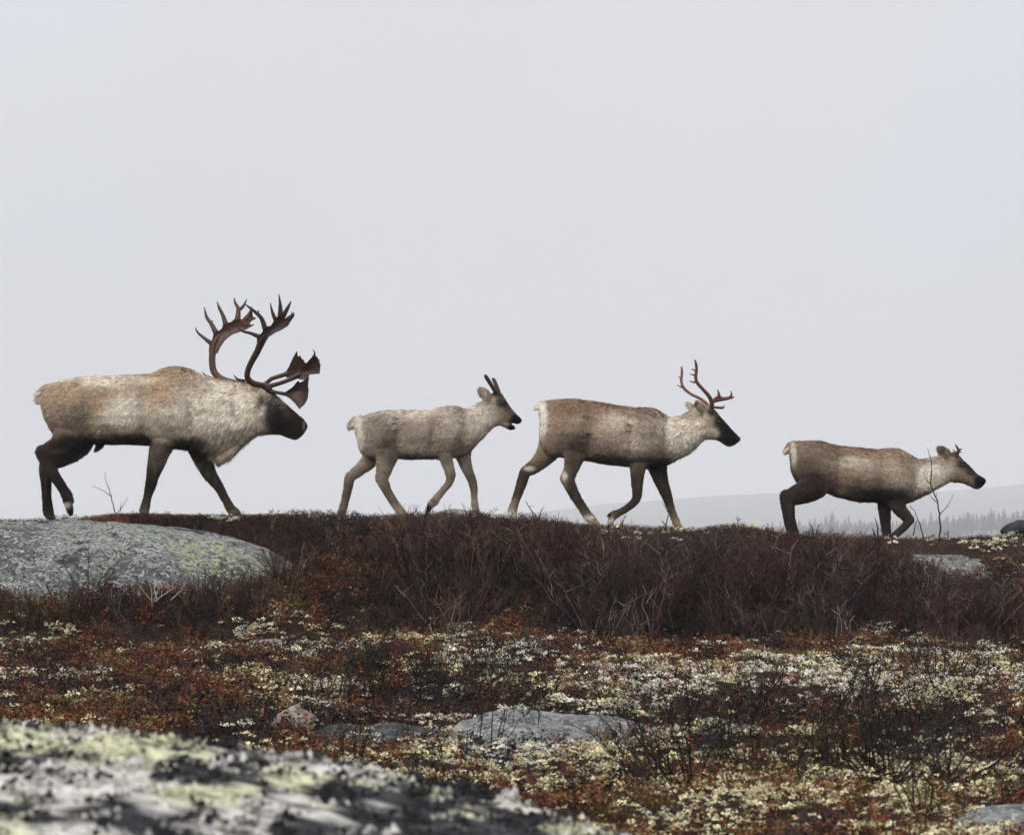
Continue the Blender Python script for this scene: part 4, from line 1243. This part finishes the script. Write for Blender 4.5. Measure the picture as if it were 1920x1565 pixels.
B.antler([c2([(768, 870, 28), (740, 845, 26), (690, 835, 24), (640, 822, 26), (608, 785, 24), (612, 730, 23), (645, 660, 24), (690, 585, 26), (716, 520, 25), (745, 470, 20), (790, 430, 13), (850, 385, 10), (905, 352, 8), (945, 335, 5)]),
          c2([(715, 480, 20), (640, 450, 13), (580, 435, 10), (538, 396, 3)]), c2([(755, 425, 22), (730, 345, 18), (690, 300, 14), (640, 260, 10), (604, 233, 3)]), c2([(700, 310, 9), (706, 290, 6), (702, 274, 2)]),
          c2([(838, 360, 20), (812, 295, 12), (797, 223, 3)]), c2([(872, 330, 24), (872, 240, 14), (863, 157, 3)]), c2([(893, 325, 20), (930, 260, 14), (957, 210, 3)]), c2([(925, 350, 20), (960, 318, 12), (980, 298, 4)]), c2([(950, 325, 9), (962, 305, 6), (959, 288, 2)]),
          c2([(590, 808, 11), (535, 797, 9), (507, 763, 2)]), c2([(745, 848, 20), (850, 822, 17), (950, 785, 18), (1010, 755, 22)]),
          c2([(1112, 625, 14), (1122, 600, 8), (1118, 580, 5), (1106, 565, 2)]),
          c2([(765, 880, 18), (830, 893, 14), (895, 905, 16)])],
         [(c2p([(985, 775), (1025, 712), (1075, 650), (1112, 612), (1138, 618), (1152, 640), (1160, 648), (1160, 668), (1168, 680), (1164, 720), (1160, 752), (1090, 757), (1040, 768)]), 3.5), (c2p([(668, 600), (690, 540), (690, 490), (712, 465), (735, 440), (745, 410), (765, 402), (800, 395), (822, 362), (828, 335), (855, 330), (862, 300), (882, 296), (896, 305), (908, 342), (922, 352), (950, 335), (972, 305), (982, 318), (950, 362), (930, 395), (880, 425), (830, 447), (780, 478), (750, 525), (714, 590)]), 6.5),
          (c2p([(885, 915), (895, 888), (950, 852), (990, 803), (1008, 818), (1040, 802), (1066, 783), (1074, 800), (1070, 850), (1076, 870), (1068, 940), (1045, 985), (1002, 1022), (968, 978), (925, 938)]), 3.5)], (0.038, 0.018, 0.013), ysB)

# ---- calf
Cc = Beast('small pale grey caribou calf with two short velvet spikes and open mouth, following the bull', 22.3, 790, 966)
Cc.base = (0.33, 0.265, 0.205); Cc.fur0 = 0.022
Cc.trunk([(668, 790, 812, 7), (671, 785, 832, 16), (677, 781, 848, 22), (690, 777, 858, 27), (702, 773, 862, 30), (722, 769.5, 861, 33), (745, 768.5, 860, 35), (773, 768, 862, 37), (804, 767.5, 860.5, 37), (820, 764, 861, 35), (837, 761, 860, 33), (855, 762, 858, 30),
          (870, 765, 852, 26), (884, 761.5, 844, 22), (896, 755, 832, 19.5), (906, 750.5, 822, 18), (914, 744, 813, 17), (925, 736, 802, 16), (935, 734.5, 798, 15.5), (941, 738.5, 797, 15), (947, 747, 795, 13), (955.5, 761, 793, 11), (962, 769, 793, 10), (968, 776, 795, 9.5), (974, 781, 794, 8.5), (978.5, 786, 790, 4)])
Cc.limb([(938, 788, 8), (950, 796, 6.5), (960, 801, 4.8), (966, 801, 3)], 0, 1.2)
Cc.limb([(680, 787, 9), (669, 789, 9), (662, 795, 7.5), (661, 803, 4)], 0, 0.8)
Cc.limb([(702, 812, 29), (698, 852, 19), (677, 877, 12.3), (663, 888, 10.5), (656, 893, 8.5)], 0.075, 0.65)
Cc.limb([(656, 890, 9.6), (652, 912, 9), (646, 938, 7.6), (641, 955, 8.2), (639, 964, 7.5)], 0.075, 0.75)
Cc.joint(657, 892, 9.4, 0.075); Cc.toes((639, 962), (646, 973), 0.075, 6)
Cc.limb([(715, 804, 36), (726, 848, 23), (722, 878, 15.2), (716, 897, 12.2)], -0.075, 0.62)
Cc.limb([(715, 895, 12), (725, 917, 9.6), (739, 940, 8), (750, 956, 8), (756, 963, 7.5)], -0.075, 0.72)
Cc.joint(716, 897, 12, -0.075); Cc.toes((754, 960), (766, 969), -0.075, 6)
Cc.limb([(842, 818, 26), (836, 852, 14), (842, 876, 10.8), (846, 892, 9.2)], -0.07, 0.68)
Cc.limb([(847, 888, 8.8), (843, 904, 7.6), (833, 917, 6.8), (823, 929, 7.2), (815, 940, 8.6), (808, 945, 7.5)], -0.07, 0.75)
Cc.joint(846.5, 890, 9, -0.07); Cc.toes((808, 943), (801, 966), -0.07, 5.6)
Cc.limb([(866, 820, 22), (869, 855, 14), (877, 881, 10.2), (886, 903, 8.2), (888.5, 917, 7.2), (889, 932, 6.4), (891, 948, 7.2), (892, 960, 7)], 0.07, 0.75)
Cc.toes((892, 957), (900, 969), 0.07, 6)
for q in (-1, 1):
    Cc.limb([(921, 750, 5), (913, 742, 9), (906, 735, 8.6), (900.5, 729, 5), (898, 725, 1.5)], q * 0.05, 0.45, q * 0.10)
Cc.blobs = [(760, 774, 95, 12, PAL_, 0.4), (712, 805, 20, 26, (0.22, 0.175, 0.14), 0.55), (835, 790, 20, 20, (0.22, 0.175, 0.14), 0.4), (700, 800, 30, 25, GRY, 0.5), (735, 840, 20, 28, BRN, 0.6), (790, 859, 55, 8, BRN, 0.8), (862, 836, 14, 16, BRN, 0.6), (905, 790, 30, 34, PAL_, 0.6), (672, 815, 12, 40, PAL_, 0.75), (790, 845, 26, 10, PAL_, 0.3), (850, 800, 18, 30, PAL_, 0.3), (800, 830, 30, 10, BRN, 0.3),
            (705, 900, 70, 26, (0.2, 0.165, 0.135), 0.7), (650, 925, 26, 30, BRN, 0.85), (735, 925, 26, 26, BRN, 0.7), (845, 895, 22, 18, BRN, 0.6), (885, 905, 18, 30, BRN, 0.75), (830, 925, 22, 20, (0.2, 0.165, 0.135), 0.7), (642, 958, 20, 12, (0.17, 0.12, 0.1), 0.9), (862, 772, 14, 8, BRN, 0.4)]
Cc.sharp = [(957, 768, 20, 20, (0.075, 0.05, 0.037), 0.9), (942, 746, 11, 13, (0.075, 0.05, 0.037), 0.85), (953, 757, 9, 10, DRK, 0.6), (936, 768, 8, 6, (0.3, 0.24, 0.19), 0.5), (970, 787, 15, 12, DRK, 1.0), (960, 801, 9, 6, DRK, 1.0), (945, 782, 12, 10, FAWN, 0.5), (938, 757, 9, 7, DRK, 0.7), (929, 737, 9, 7, DRK, 0.8), (911, 744, 5, 9, WHI, 0.35), (918, 755, 5, 5, DRK, 0.5), (804, 955, 7, 12, DRK, 1.0), (815, 939, 5, 5, DRK, 0.5), (892, 954, 9, 8, FAWN, 0.7)]
Cc.lens = [(660, 797, 12, 14, 0.045), (955, 770, 30, 40, 0.008), (905, 800, 30, 40, 0.03), (700, 925, 90, 35, 0.011), (850, 915, 60, 45, 0.011)]
Cc.muscle = [(710, 812, 22, 34, .02), (746, 818, 9, 35, -.022), (814, 818, 8, 35, -.016), (845, 806, 17, 36, .018), (873, 808, 7, 30, -.016)]
Cc.build(65000, 2)
Cc.eye(940.5, 757, 13.8, 2.6)
for st, cyy in (([(930, 737, 4.3), (924, 727, 4.1), (917, 716, 4), (911, 706.5, 3.7), (909.3, 703.5, 1.8)], -0.045), ([(935, 735, 4), (932, 726, 3.8), (928, 716, 3.7), (925, 710, 3.4), (924, 707.5, 1.7)], 0.045)):
    Cc.antler([st], [], (0.022, 0.015, 0.013), lambda u_, v_, c_=cyy: c_ + math.copysign((737 - v_) * 0.0011, c_))

# ---- cow
D = Beast('rusty-backed caribou cow with slender upright antlers and white rump, second from the front', 22.3, 1130, 985)
D.base = FAWN; D.fur0 = 0.022
D.trunk([(1012, 776, 822, 10), (1014, 762, 832, 18), (1018, 754, 842, 24), (1024, 751, 849, 29), (1035, 749.5, 855, 36), (1046, 748.5, 857, 40), (1075, 748, 860, 46), (1103, 750.5, 864, 49), (1132, 755, 870, 51), (1161, 760, 873.5, 51), (1190, 763.5, 876, 48), (1209, 764, 879, 45), (1223, 764.5, 880, 42),
         (1235, 769.5, 878, 38), (1248, 778, 874, 32), (1258, 781.6, 869.5, 27), (1274, 779.6, 860.5, 24), (1289, 773, 853, 22), (1298, 768, 845.5, 21), (1305, 765, 838.5, 20), (1321, 761, 825, 20), (1330, 760, 823.5, 20), (1338, 766.5, 824.5, 18), (1345, 774, 826, 16), (1356.5, 787, 832, 14), (1365, 796.5, 837, 12.5), (1372, 804.5, 836.5, 12), (1380, 812.5, 833, 11), (1384.5, 817, 829, 9), (1388.5, 821, 826, 4)])
D.limb([(1026, 757, 7), (1016, 758, 7), (1009, 762, 4.5), (1004, 766, 1.5)], 0, 0.9)
D.limb([(1046, 800, 34), (1030, 842, 23), (1009, 868, 15.2), (993, 879, 12.8), (986, 883, 9.6)], 0.10, 0.62)
D.limb([(986, 881, 11), (980, 900, 10.4), (973, 920, 9.2), (966, 940, 8.2), (961, 957, 9.2), (961, 966, 8.6)], 0.10, 0.72)
D.joint(986.5, 882, 10.6, 0.10); D.toes((961, 964), (968, 978), 0.10, 7)
D.limb([(1070, 796, 44), (1077, 846, 24), (1072, 874, 15.2), (1064, 897, 13.6)], -0.10, 0.6)
D.limb([(1062, 895, 13), (1075, 924, 10.2), (1091, 950, 8.3), (1101, 965, 8.6), (1110, 975, 8)], -0.10, 0.7)
D.joint(1063, 896, 13, -0.10); D.toes((1107, 971), (1126, 989), -0.10, 7)
D.limb([(1206, 828, 36), (1196, 874, 16.5), (1194, 904, 11.7), (1194, 928, 9.2)], -0.095, 0.65)
D.limb([(1195, 925, 9), (1191, 938, 8.2), (1178, 950, 7.2), (1162, 960, 7.2), (1150, 966, 8.8), (1146, 970, 8)], -0.095, 0.72)
D.joint(1194.5, 927, 9.1, -0.095); D.toes((1147, 968), (1142, 989), -0.095, 6.5)
D.limb([(1150, 962, 4), (1143, 964, 3), (1138, 966, 2)], -0.095, 1.0)
D.limb([(1228, 835, 34), (1234, 876, 18.5), (1243, 906, 13), (1252, 930, 10.2), (1258, 948, 7.8), (1266, 970, 7.2), (1271, 982, 8)], 0.095, 0.72)
D.toes((1269, 979), (1281, 994), 0.095, 7)
D.limb([(1322, 770, 5), (1314, 764, 8), (1307, 757, 6.8), (1302, 751, 1.6)], -0.05, 0.5, -0.11)
D.limb([(1306, 770, 4.5), (1297, 761, 6), (1291.5, 755, 4.5), (1289, 751, 1.5)], 0.06, 0.5, 0.12)
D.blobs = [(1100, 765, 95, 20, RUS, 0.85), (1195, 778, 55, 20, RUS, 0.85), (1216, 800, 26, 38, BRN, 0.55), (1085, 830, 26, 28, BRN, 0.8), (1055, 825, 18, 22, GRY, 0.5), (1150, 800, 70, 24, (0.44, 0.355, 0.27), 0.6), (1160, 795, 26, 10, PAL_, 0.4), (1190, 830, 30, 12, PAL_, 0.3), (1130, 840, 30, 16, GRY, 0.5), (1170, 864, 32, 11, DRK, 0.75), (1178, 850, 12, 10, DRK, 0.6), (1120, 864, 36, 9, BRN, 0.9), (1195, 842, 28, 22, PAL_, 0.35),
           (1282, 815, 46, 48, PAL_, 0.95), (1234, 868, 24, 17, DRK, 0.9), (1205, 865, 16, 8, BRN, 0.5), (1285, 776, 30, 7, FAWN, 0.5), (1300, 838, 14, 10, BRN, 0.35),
           (980, 905, 36, 40, LEG, 0.9), (1015, 872, 22, 12, LEG, 0.5), (1075, 880, 22, 22, LEG, 0.7), (1080, 930, 34, 36, LEG, 0.95), (1190, 915, 30, 44, LEG, 0.95), (1170, 955, 34, 22, LEG, 0.9), (1250, 920, 30, 55, LEG, 0.95), (1235, 885, 20, 14, DRK, 0.7)]
D.sharp = [(1196, 895, 4, 22, (0.075, 0.058, 0.048), 0.6), (1240, 900, 4, 22, (0.07, 0.055, 0.045), 0.6), (1080, 930, 4, 22, (0.085, 0.066, 0.055), 0.5), (975, 915, 3, 20, (0.08, 0.062, 0.05), 0.5), (1348, 786, 7, 3, (0.13, 0.11, 0.1), 0.6), (1380, 815, 4, 3, (0.09, 0.08, 0.08), 0.6), (1017, 785, 10, 36, WHI, 0.9), (1010, 760, 12, 8, WHI, 0.9), (1368, 812, 30, 30, DRK, 1.0), (1352, 790, 15, 20, DRK, 0.9), (1336, 772, 10, 9, DRK, 0.9), (1335, 812, 12, 10, PAL_, 0.7), (1316, 775, 4, 7, DRK, 0.6), (1304, 757, 4, 5, DRK, 0.7), (994, 878, 10, 4.5, WHI, 0.7), (1059, 893, 5, 9, WHI, 0.55), (961, 963, 9, 8, WHI, 0.5), (1104, 969, 9, 5, WHI, 0.55), (1146, 976, 7, 5, WHI, 0.55), (1141, 965, 6, 3, DRK, 1.0), (1142, 987, 6, 6, DRK, 1.0), (1386, 822, 4, 6, (0.09, 0.075, 0.075), 0.5)]  # coat markings, plus painted highlights down the middle of the dark legs
D.lens = [(1282, 825, 46, 55, 0.04), (1010, 765, 14, 14, 0.035), (1360, 805, 34, 45, 0.008), (1010, 915, 80, 60, 0.011), (1210, 930, 80, 60, 0.011)]
D.muscle = [(1060, 805, 32, 42, .026), (1106, 815, 11, 42, -.028), (1180, 822, 9, 40, -.018), (1212, 815, 20, 42, .022), (1248, 828, 8, 35, -.02)]
D.build(80000, 3)
D.eye(1346.5, 791, 14.6, 2.4)
c6 = lambda L_: [(1200 + a / 4.473, 660 + b_ / 4.473, r) for a, b_, r in L_]
c6p = lambda L_: [(1200 + a / 4.473, 660 + b_ / 4.473) for a, b_ in L_]
AK = (0.12, 0.042, 0.028)
D.antler([c6([(600, 470, 4.4), (596, 420, 4.2), (570, 370, 3.8), (520, 315, 3.4), (478, 270, 3.4), (460, 225, 3.1), (466, 150, 2.9), (460, 100, 2.4), (450, 72, 1.2)]),
          c6([(455, 262, 2.2), (430, 254, 1.4), (405, 249, 0.5)]), c6([(462, 205, 2.2), (435, 196, 1.4), (408, 192, 0.5)]), c6([(462, 165, 2), (440, 155, 1.2), (422, 145, 0.5)]),
          c6([(596, 420, 4), (640, 405, 4.2), (700, 396, 3.6), (745, 388, 3.2), (784, 380, 1.5)]), c6([(620, 402, 3.4), (655, 372, 3), (652, 342, 2), (643, 318, 0.6)]), c6([(690, 395, 2.6), (708, 384, 1.6), (710, 376, 0.6)]), c6([(745, 386, 2.6), (762, 358, 1.8), (753, 328, 0.6)])],
         [(c6p([(600, 420), (635, 385), (660, 360), (668, 372), (705, 388), (740, 378), (745, 396), (690, 408), (640, 418)]), 4)], AK, lambda u_, v_: -0.035 - 0.10 * (1 - math.exp(-max(0, 765 - v_) / 45.0)))
D.antler([c6([(580, 470, 4), (566, 435, 3.6), (530, 400, 3), (480, 370, 2.9), (430, 345, 2.7), (375, 297, 2.9), (354, 240, 2.6), (360, 160, 2.5), (356, 112, 1.4)]),
          c6([(372, 296, 2.2), (345, 283, 1.4), (316, 269, 0.5)]), c6([(352, 222, 2), (342, 208, 1.2), (332, 193, 0.5)]),
          c6([(585, 460, 2.8), (620, 460, 2.4), (670, 464, 2.6), (700, 464, 2.4), (709, 442, 0.8)])], [], (0.15, 0.06, 0.042), lambda u_, v_: 0.035 + 0.12 * (1 - math.exp(-max(0, 765 - v_) / 45.0)))

# ---- young leader
E = Beast('dark-legged young caribou with a tiny antler stub, head lowered, leading the file', 22.8, 1600, 1008)
E.base = (0.25, 0.18, 0.13); E.fur0 = 0.022
E.trunk([(1482.5, 852, 864, 9), (1484, 841, 880, 20), (1490, 832, 897, 27), (1502, 828, 912, 36), (1517, 826.5, 919, 40), (1532, 826, 922, 43), (1550, 829.5, 924, 46), (1577, 835.5, 934, 48), (1612, 839.4, 941, 50), (1642, 841.7, 942, 48), (1658, 841, 945, 46), (1678, 839.4, 947, 42), (1692, 843.5, 946, 37), (1708, 853.5, 941, 31), (1724, 860, 934, 26),
         (1742.5, 858.4, 924.6, 23), (1758, 855, 916, 21), (1770, 852, 910, 20), (1781, 849, 904, 20), (1788, 848, 903.7, 19), (1797.5, 855, 904.5, 17), (1808, 864, 907, 15), (1818, 873, 911, 13), (1828, 884, 916, 12.5), (1834, 889.5, 916.5, 12), (1840, 893, 913, 11), (1845, 896.5, 908, 9), (1848, 900, 904, 4)])
E.limb([(1500, 834, 8), (1486, 835, 8.5), (1478, 842, 7), (1475, 850, 3.5)], 0, 0.9)
E.limb([(1522, 860, 44), (1529, 903, 30), (1503, 922, 20.5), (1482, 930, 17), (1471, 930, 12)], -0.11, 0.58)
E.limb([(1471, 926, 12.5), (1475, 950, 13), (1477, 970, 11.5), (1482, 990, 11), (1488, 1010, 10)], -0.11, 0.68)
E.joint(1472, 929, 12, -0.11); E.toes((1488, 1008), (1497, 1020), -0.11, 7)
E.limb([(1528, 872, 40), (1536, 908, 25), (1510, 925, 19), (1490, 932, 15), (1478, 932, 11)], 0.10, 0.6)
E.limb([(1477, 930, 11.5), (1481, 955, 11.5), (1484, 980, 10), (1490, 1005, 9.5)], 0.10, 0.7)
E.toes((1490, 1005), (1500, 1018), 0.10, 7)
E.limb([(1668, 905, 32), (1662, 948, 14.5), (1663, 972, 11), (1665, 995, 9.2), (1667, 1012, 8.5)], 0.095, 0.7)
E.toes((1667, 1010), (1675, 1022), 0.095, 7)
E.limb([(1672, 905, 34), (1682, 950, 15), (1695, 966, 11), (1704, 976, 8.8)], -0.095, 0.65)
E.limb([(1704, 974, 8.8), (1693, 987, 7.6), (1680, 999, 7.2), (1672, 1006, 7.8)], -0.095, 0.72)
E.joint(1703.5, 975, 8.8, -0.095); E.toes((1673, 1004), (1666, 1022), -0.095, 6.5)
for q in (-1, 1):
    E.limb([(1780, 855, 5), (1772, 849, 8), (1765, 842, 6.8), (1759, 835, 1.5)], q * 0.05, 0.5, q * (0.10 if q < 0 else 0.07))
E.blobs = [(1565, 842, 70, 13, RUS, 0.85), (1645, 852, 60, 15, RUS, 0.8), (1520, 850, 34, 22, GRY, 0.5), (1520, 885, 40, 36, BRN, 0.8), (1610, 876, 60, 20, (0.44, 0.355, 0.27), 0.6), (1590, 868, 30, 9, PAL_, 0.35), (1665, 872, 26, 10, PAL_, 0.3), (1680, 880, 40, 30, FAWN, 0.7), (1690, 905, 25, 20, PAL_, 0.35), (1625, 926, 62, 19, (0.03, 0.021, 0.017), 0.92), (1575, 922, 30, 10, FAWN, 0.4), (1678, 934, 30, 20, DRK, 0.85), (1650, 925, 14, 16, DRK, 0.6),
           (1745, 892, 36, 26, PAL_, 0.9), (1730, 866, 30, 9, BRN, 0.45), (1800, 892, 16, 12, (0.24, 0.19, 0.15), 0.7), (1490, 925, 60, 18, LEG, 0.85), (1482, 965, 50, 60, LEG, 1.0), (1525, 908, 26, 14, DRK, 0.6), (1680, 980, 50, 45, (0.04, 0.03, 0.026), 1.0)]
E.sharp = [(1478, 950, 4, 20, (0.06, 0.046, 0.04), 0.6), (1510, 915, 20, 5, (0.07, 0.052, 0.044), 0.5), (1663, 970, 4, 16, (0.055, 0.043, 0.037), 0.5), (1841, 898, 4, 3, (0.1, 0.09, 0.09), 0.6), (1474, 846, 7, 10, WHI, 0.75), (1482, 836, 12, 6, (0.4, 0.28, 0.18), 0.6), (1487, 852, 5, 22, PAL_, 0.6), (1806, 868, 16, 12, DRK, 0.8), (1822, 882, 14, 12, DRK, 0.85), (1838, 902, 15, 15, DRK, 1.0), (1802, 872, 7, 5, DRK, 0.7), (1790, 853, 9, 6, DRK, 0.7), (1776, 860, 6, 5, DRK, 0.5), (1765, 844, 5, 7, BRN, 0.7)]  # coat markings; thin pale streaks on the legs are painted-in highlights
E.lens = [(1474, 848, 12, 12, 0.04), (1745, 900, 40, 30, 0.032), (1820, 888, 34, 34, 0.008), (1480, 965, 50, 50, 0.012), (1680, 980, 50, 40, 0.012)]
E.muscle = [(1525, 878, 32, 42, .026), (1570, 888, 11, 40, -.026), (1648, 897, 9, 38, -.018), (1682, 890, 22, 40, .022), (1715, 902, 8, 30, -.018)]
E.build(70000, 4)
E.eye(1802.5, 872.5, 15.4, 2.3)
c7 = lambda L_: [(1440 + a / 4.364, 800 + b_ / 4.364, r) for a, b_, r in L_]
E.antler([c7([(1540, 245, 3.6), (1546, 215, 3.2), (1550, 190, 2.6), (1535, 165, 1.9), (1522, 142, 0.7)]), c7([(1552, 195, 2.2), (1566, 186, 1.8), (1580, 183, 0.6)]), c7([(1545, 218, 2.2), (1525, 205, 1.5), (1503, 186, 0.5)]), c7([(1550, 208, 2), (1564, 206, 1.5), (1576, 212, 0.6)])],
         [], (0.085, 0.035, 0.026), lambda u_, v_: -0.035 - max(0, 855 - v_) * 0.0012)
E.antler([c7([(1530, 245, 3.2), (1528, 220, 2.6), (1524, 205, 0.8)])], [], (0.085, 0.035, 0.026), lambda u_, v_: 0.04)
print('tris', sum(len(o.data.polygons) * (2 if len(o.data.polygons) and o.data.polygons[0].loop_total == 4 else 1) for o in COL.objects if o.type == 'MESH'))
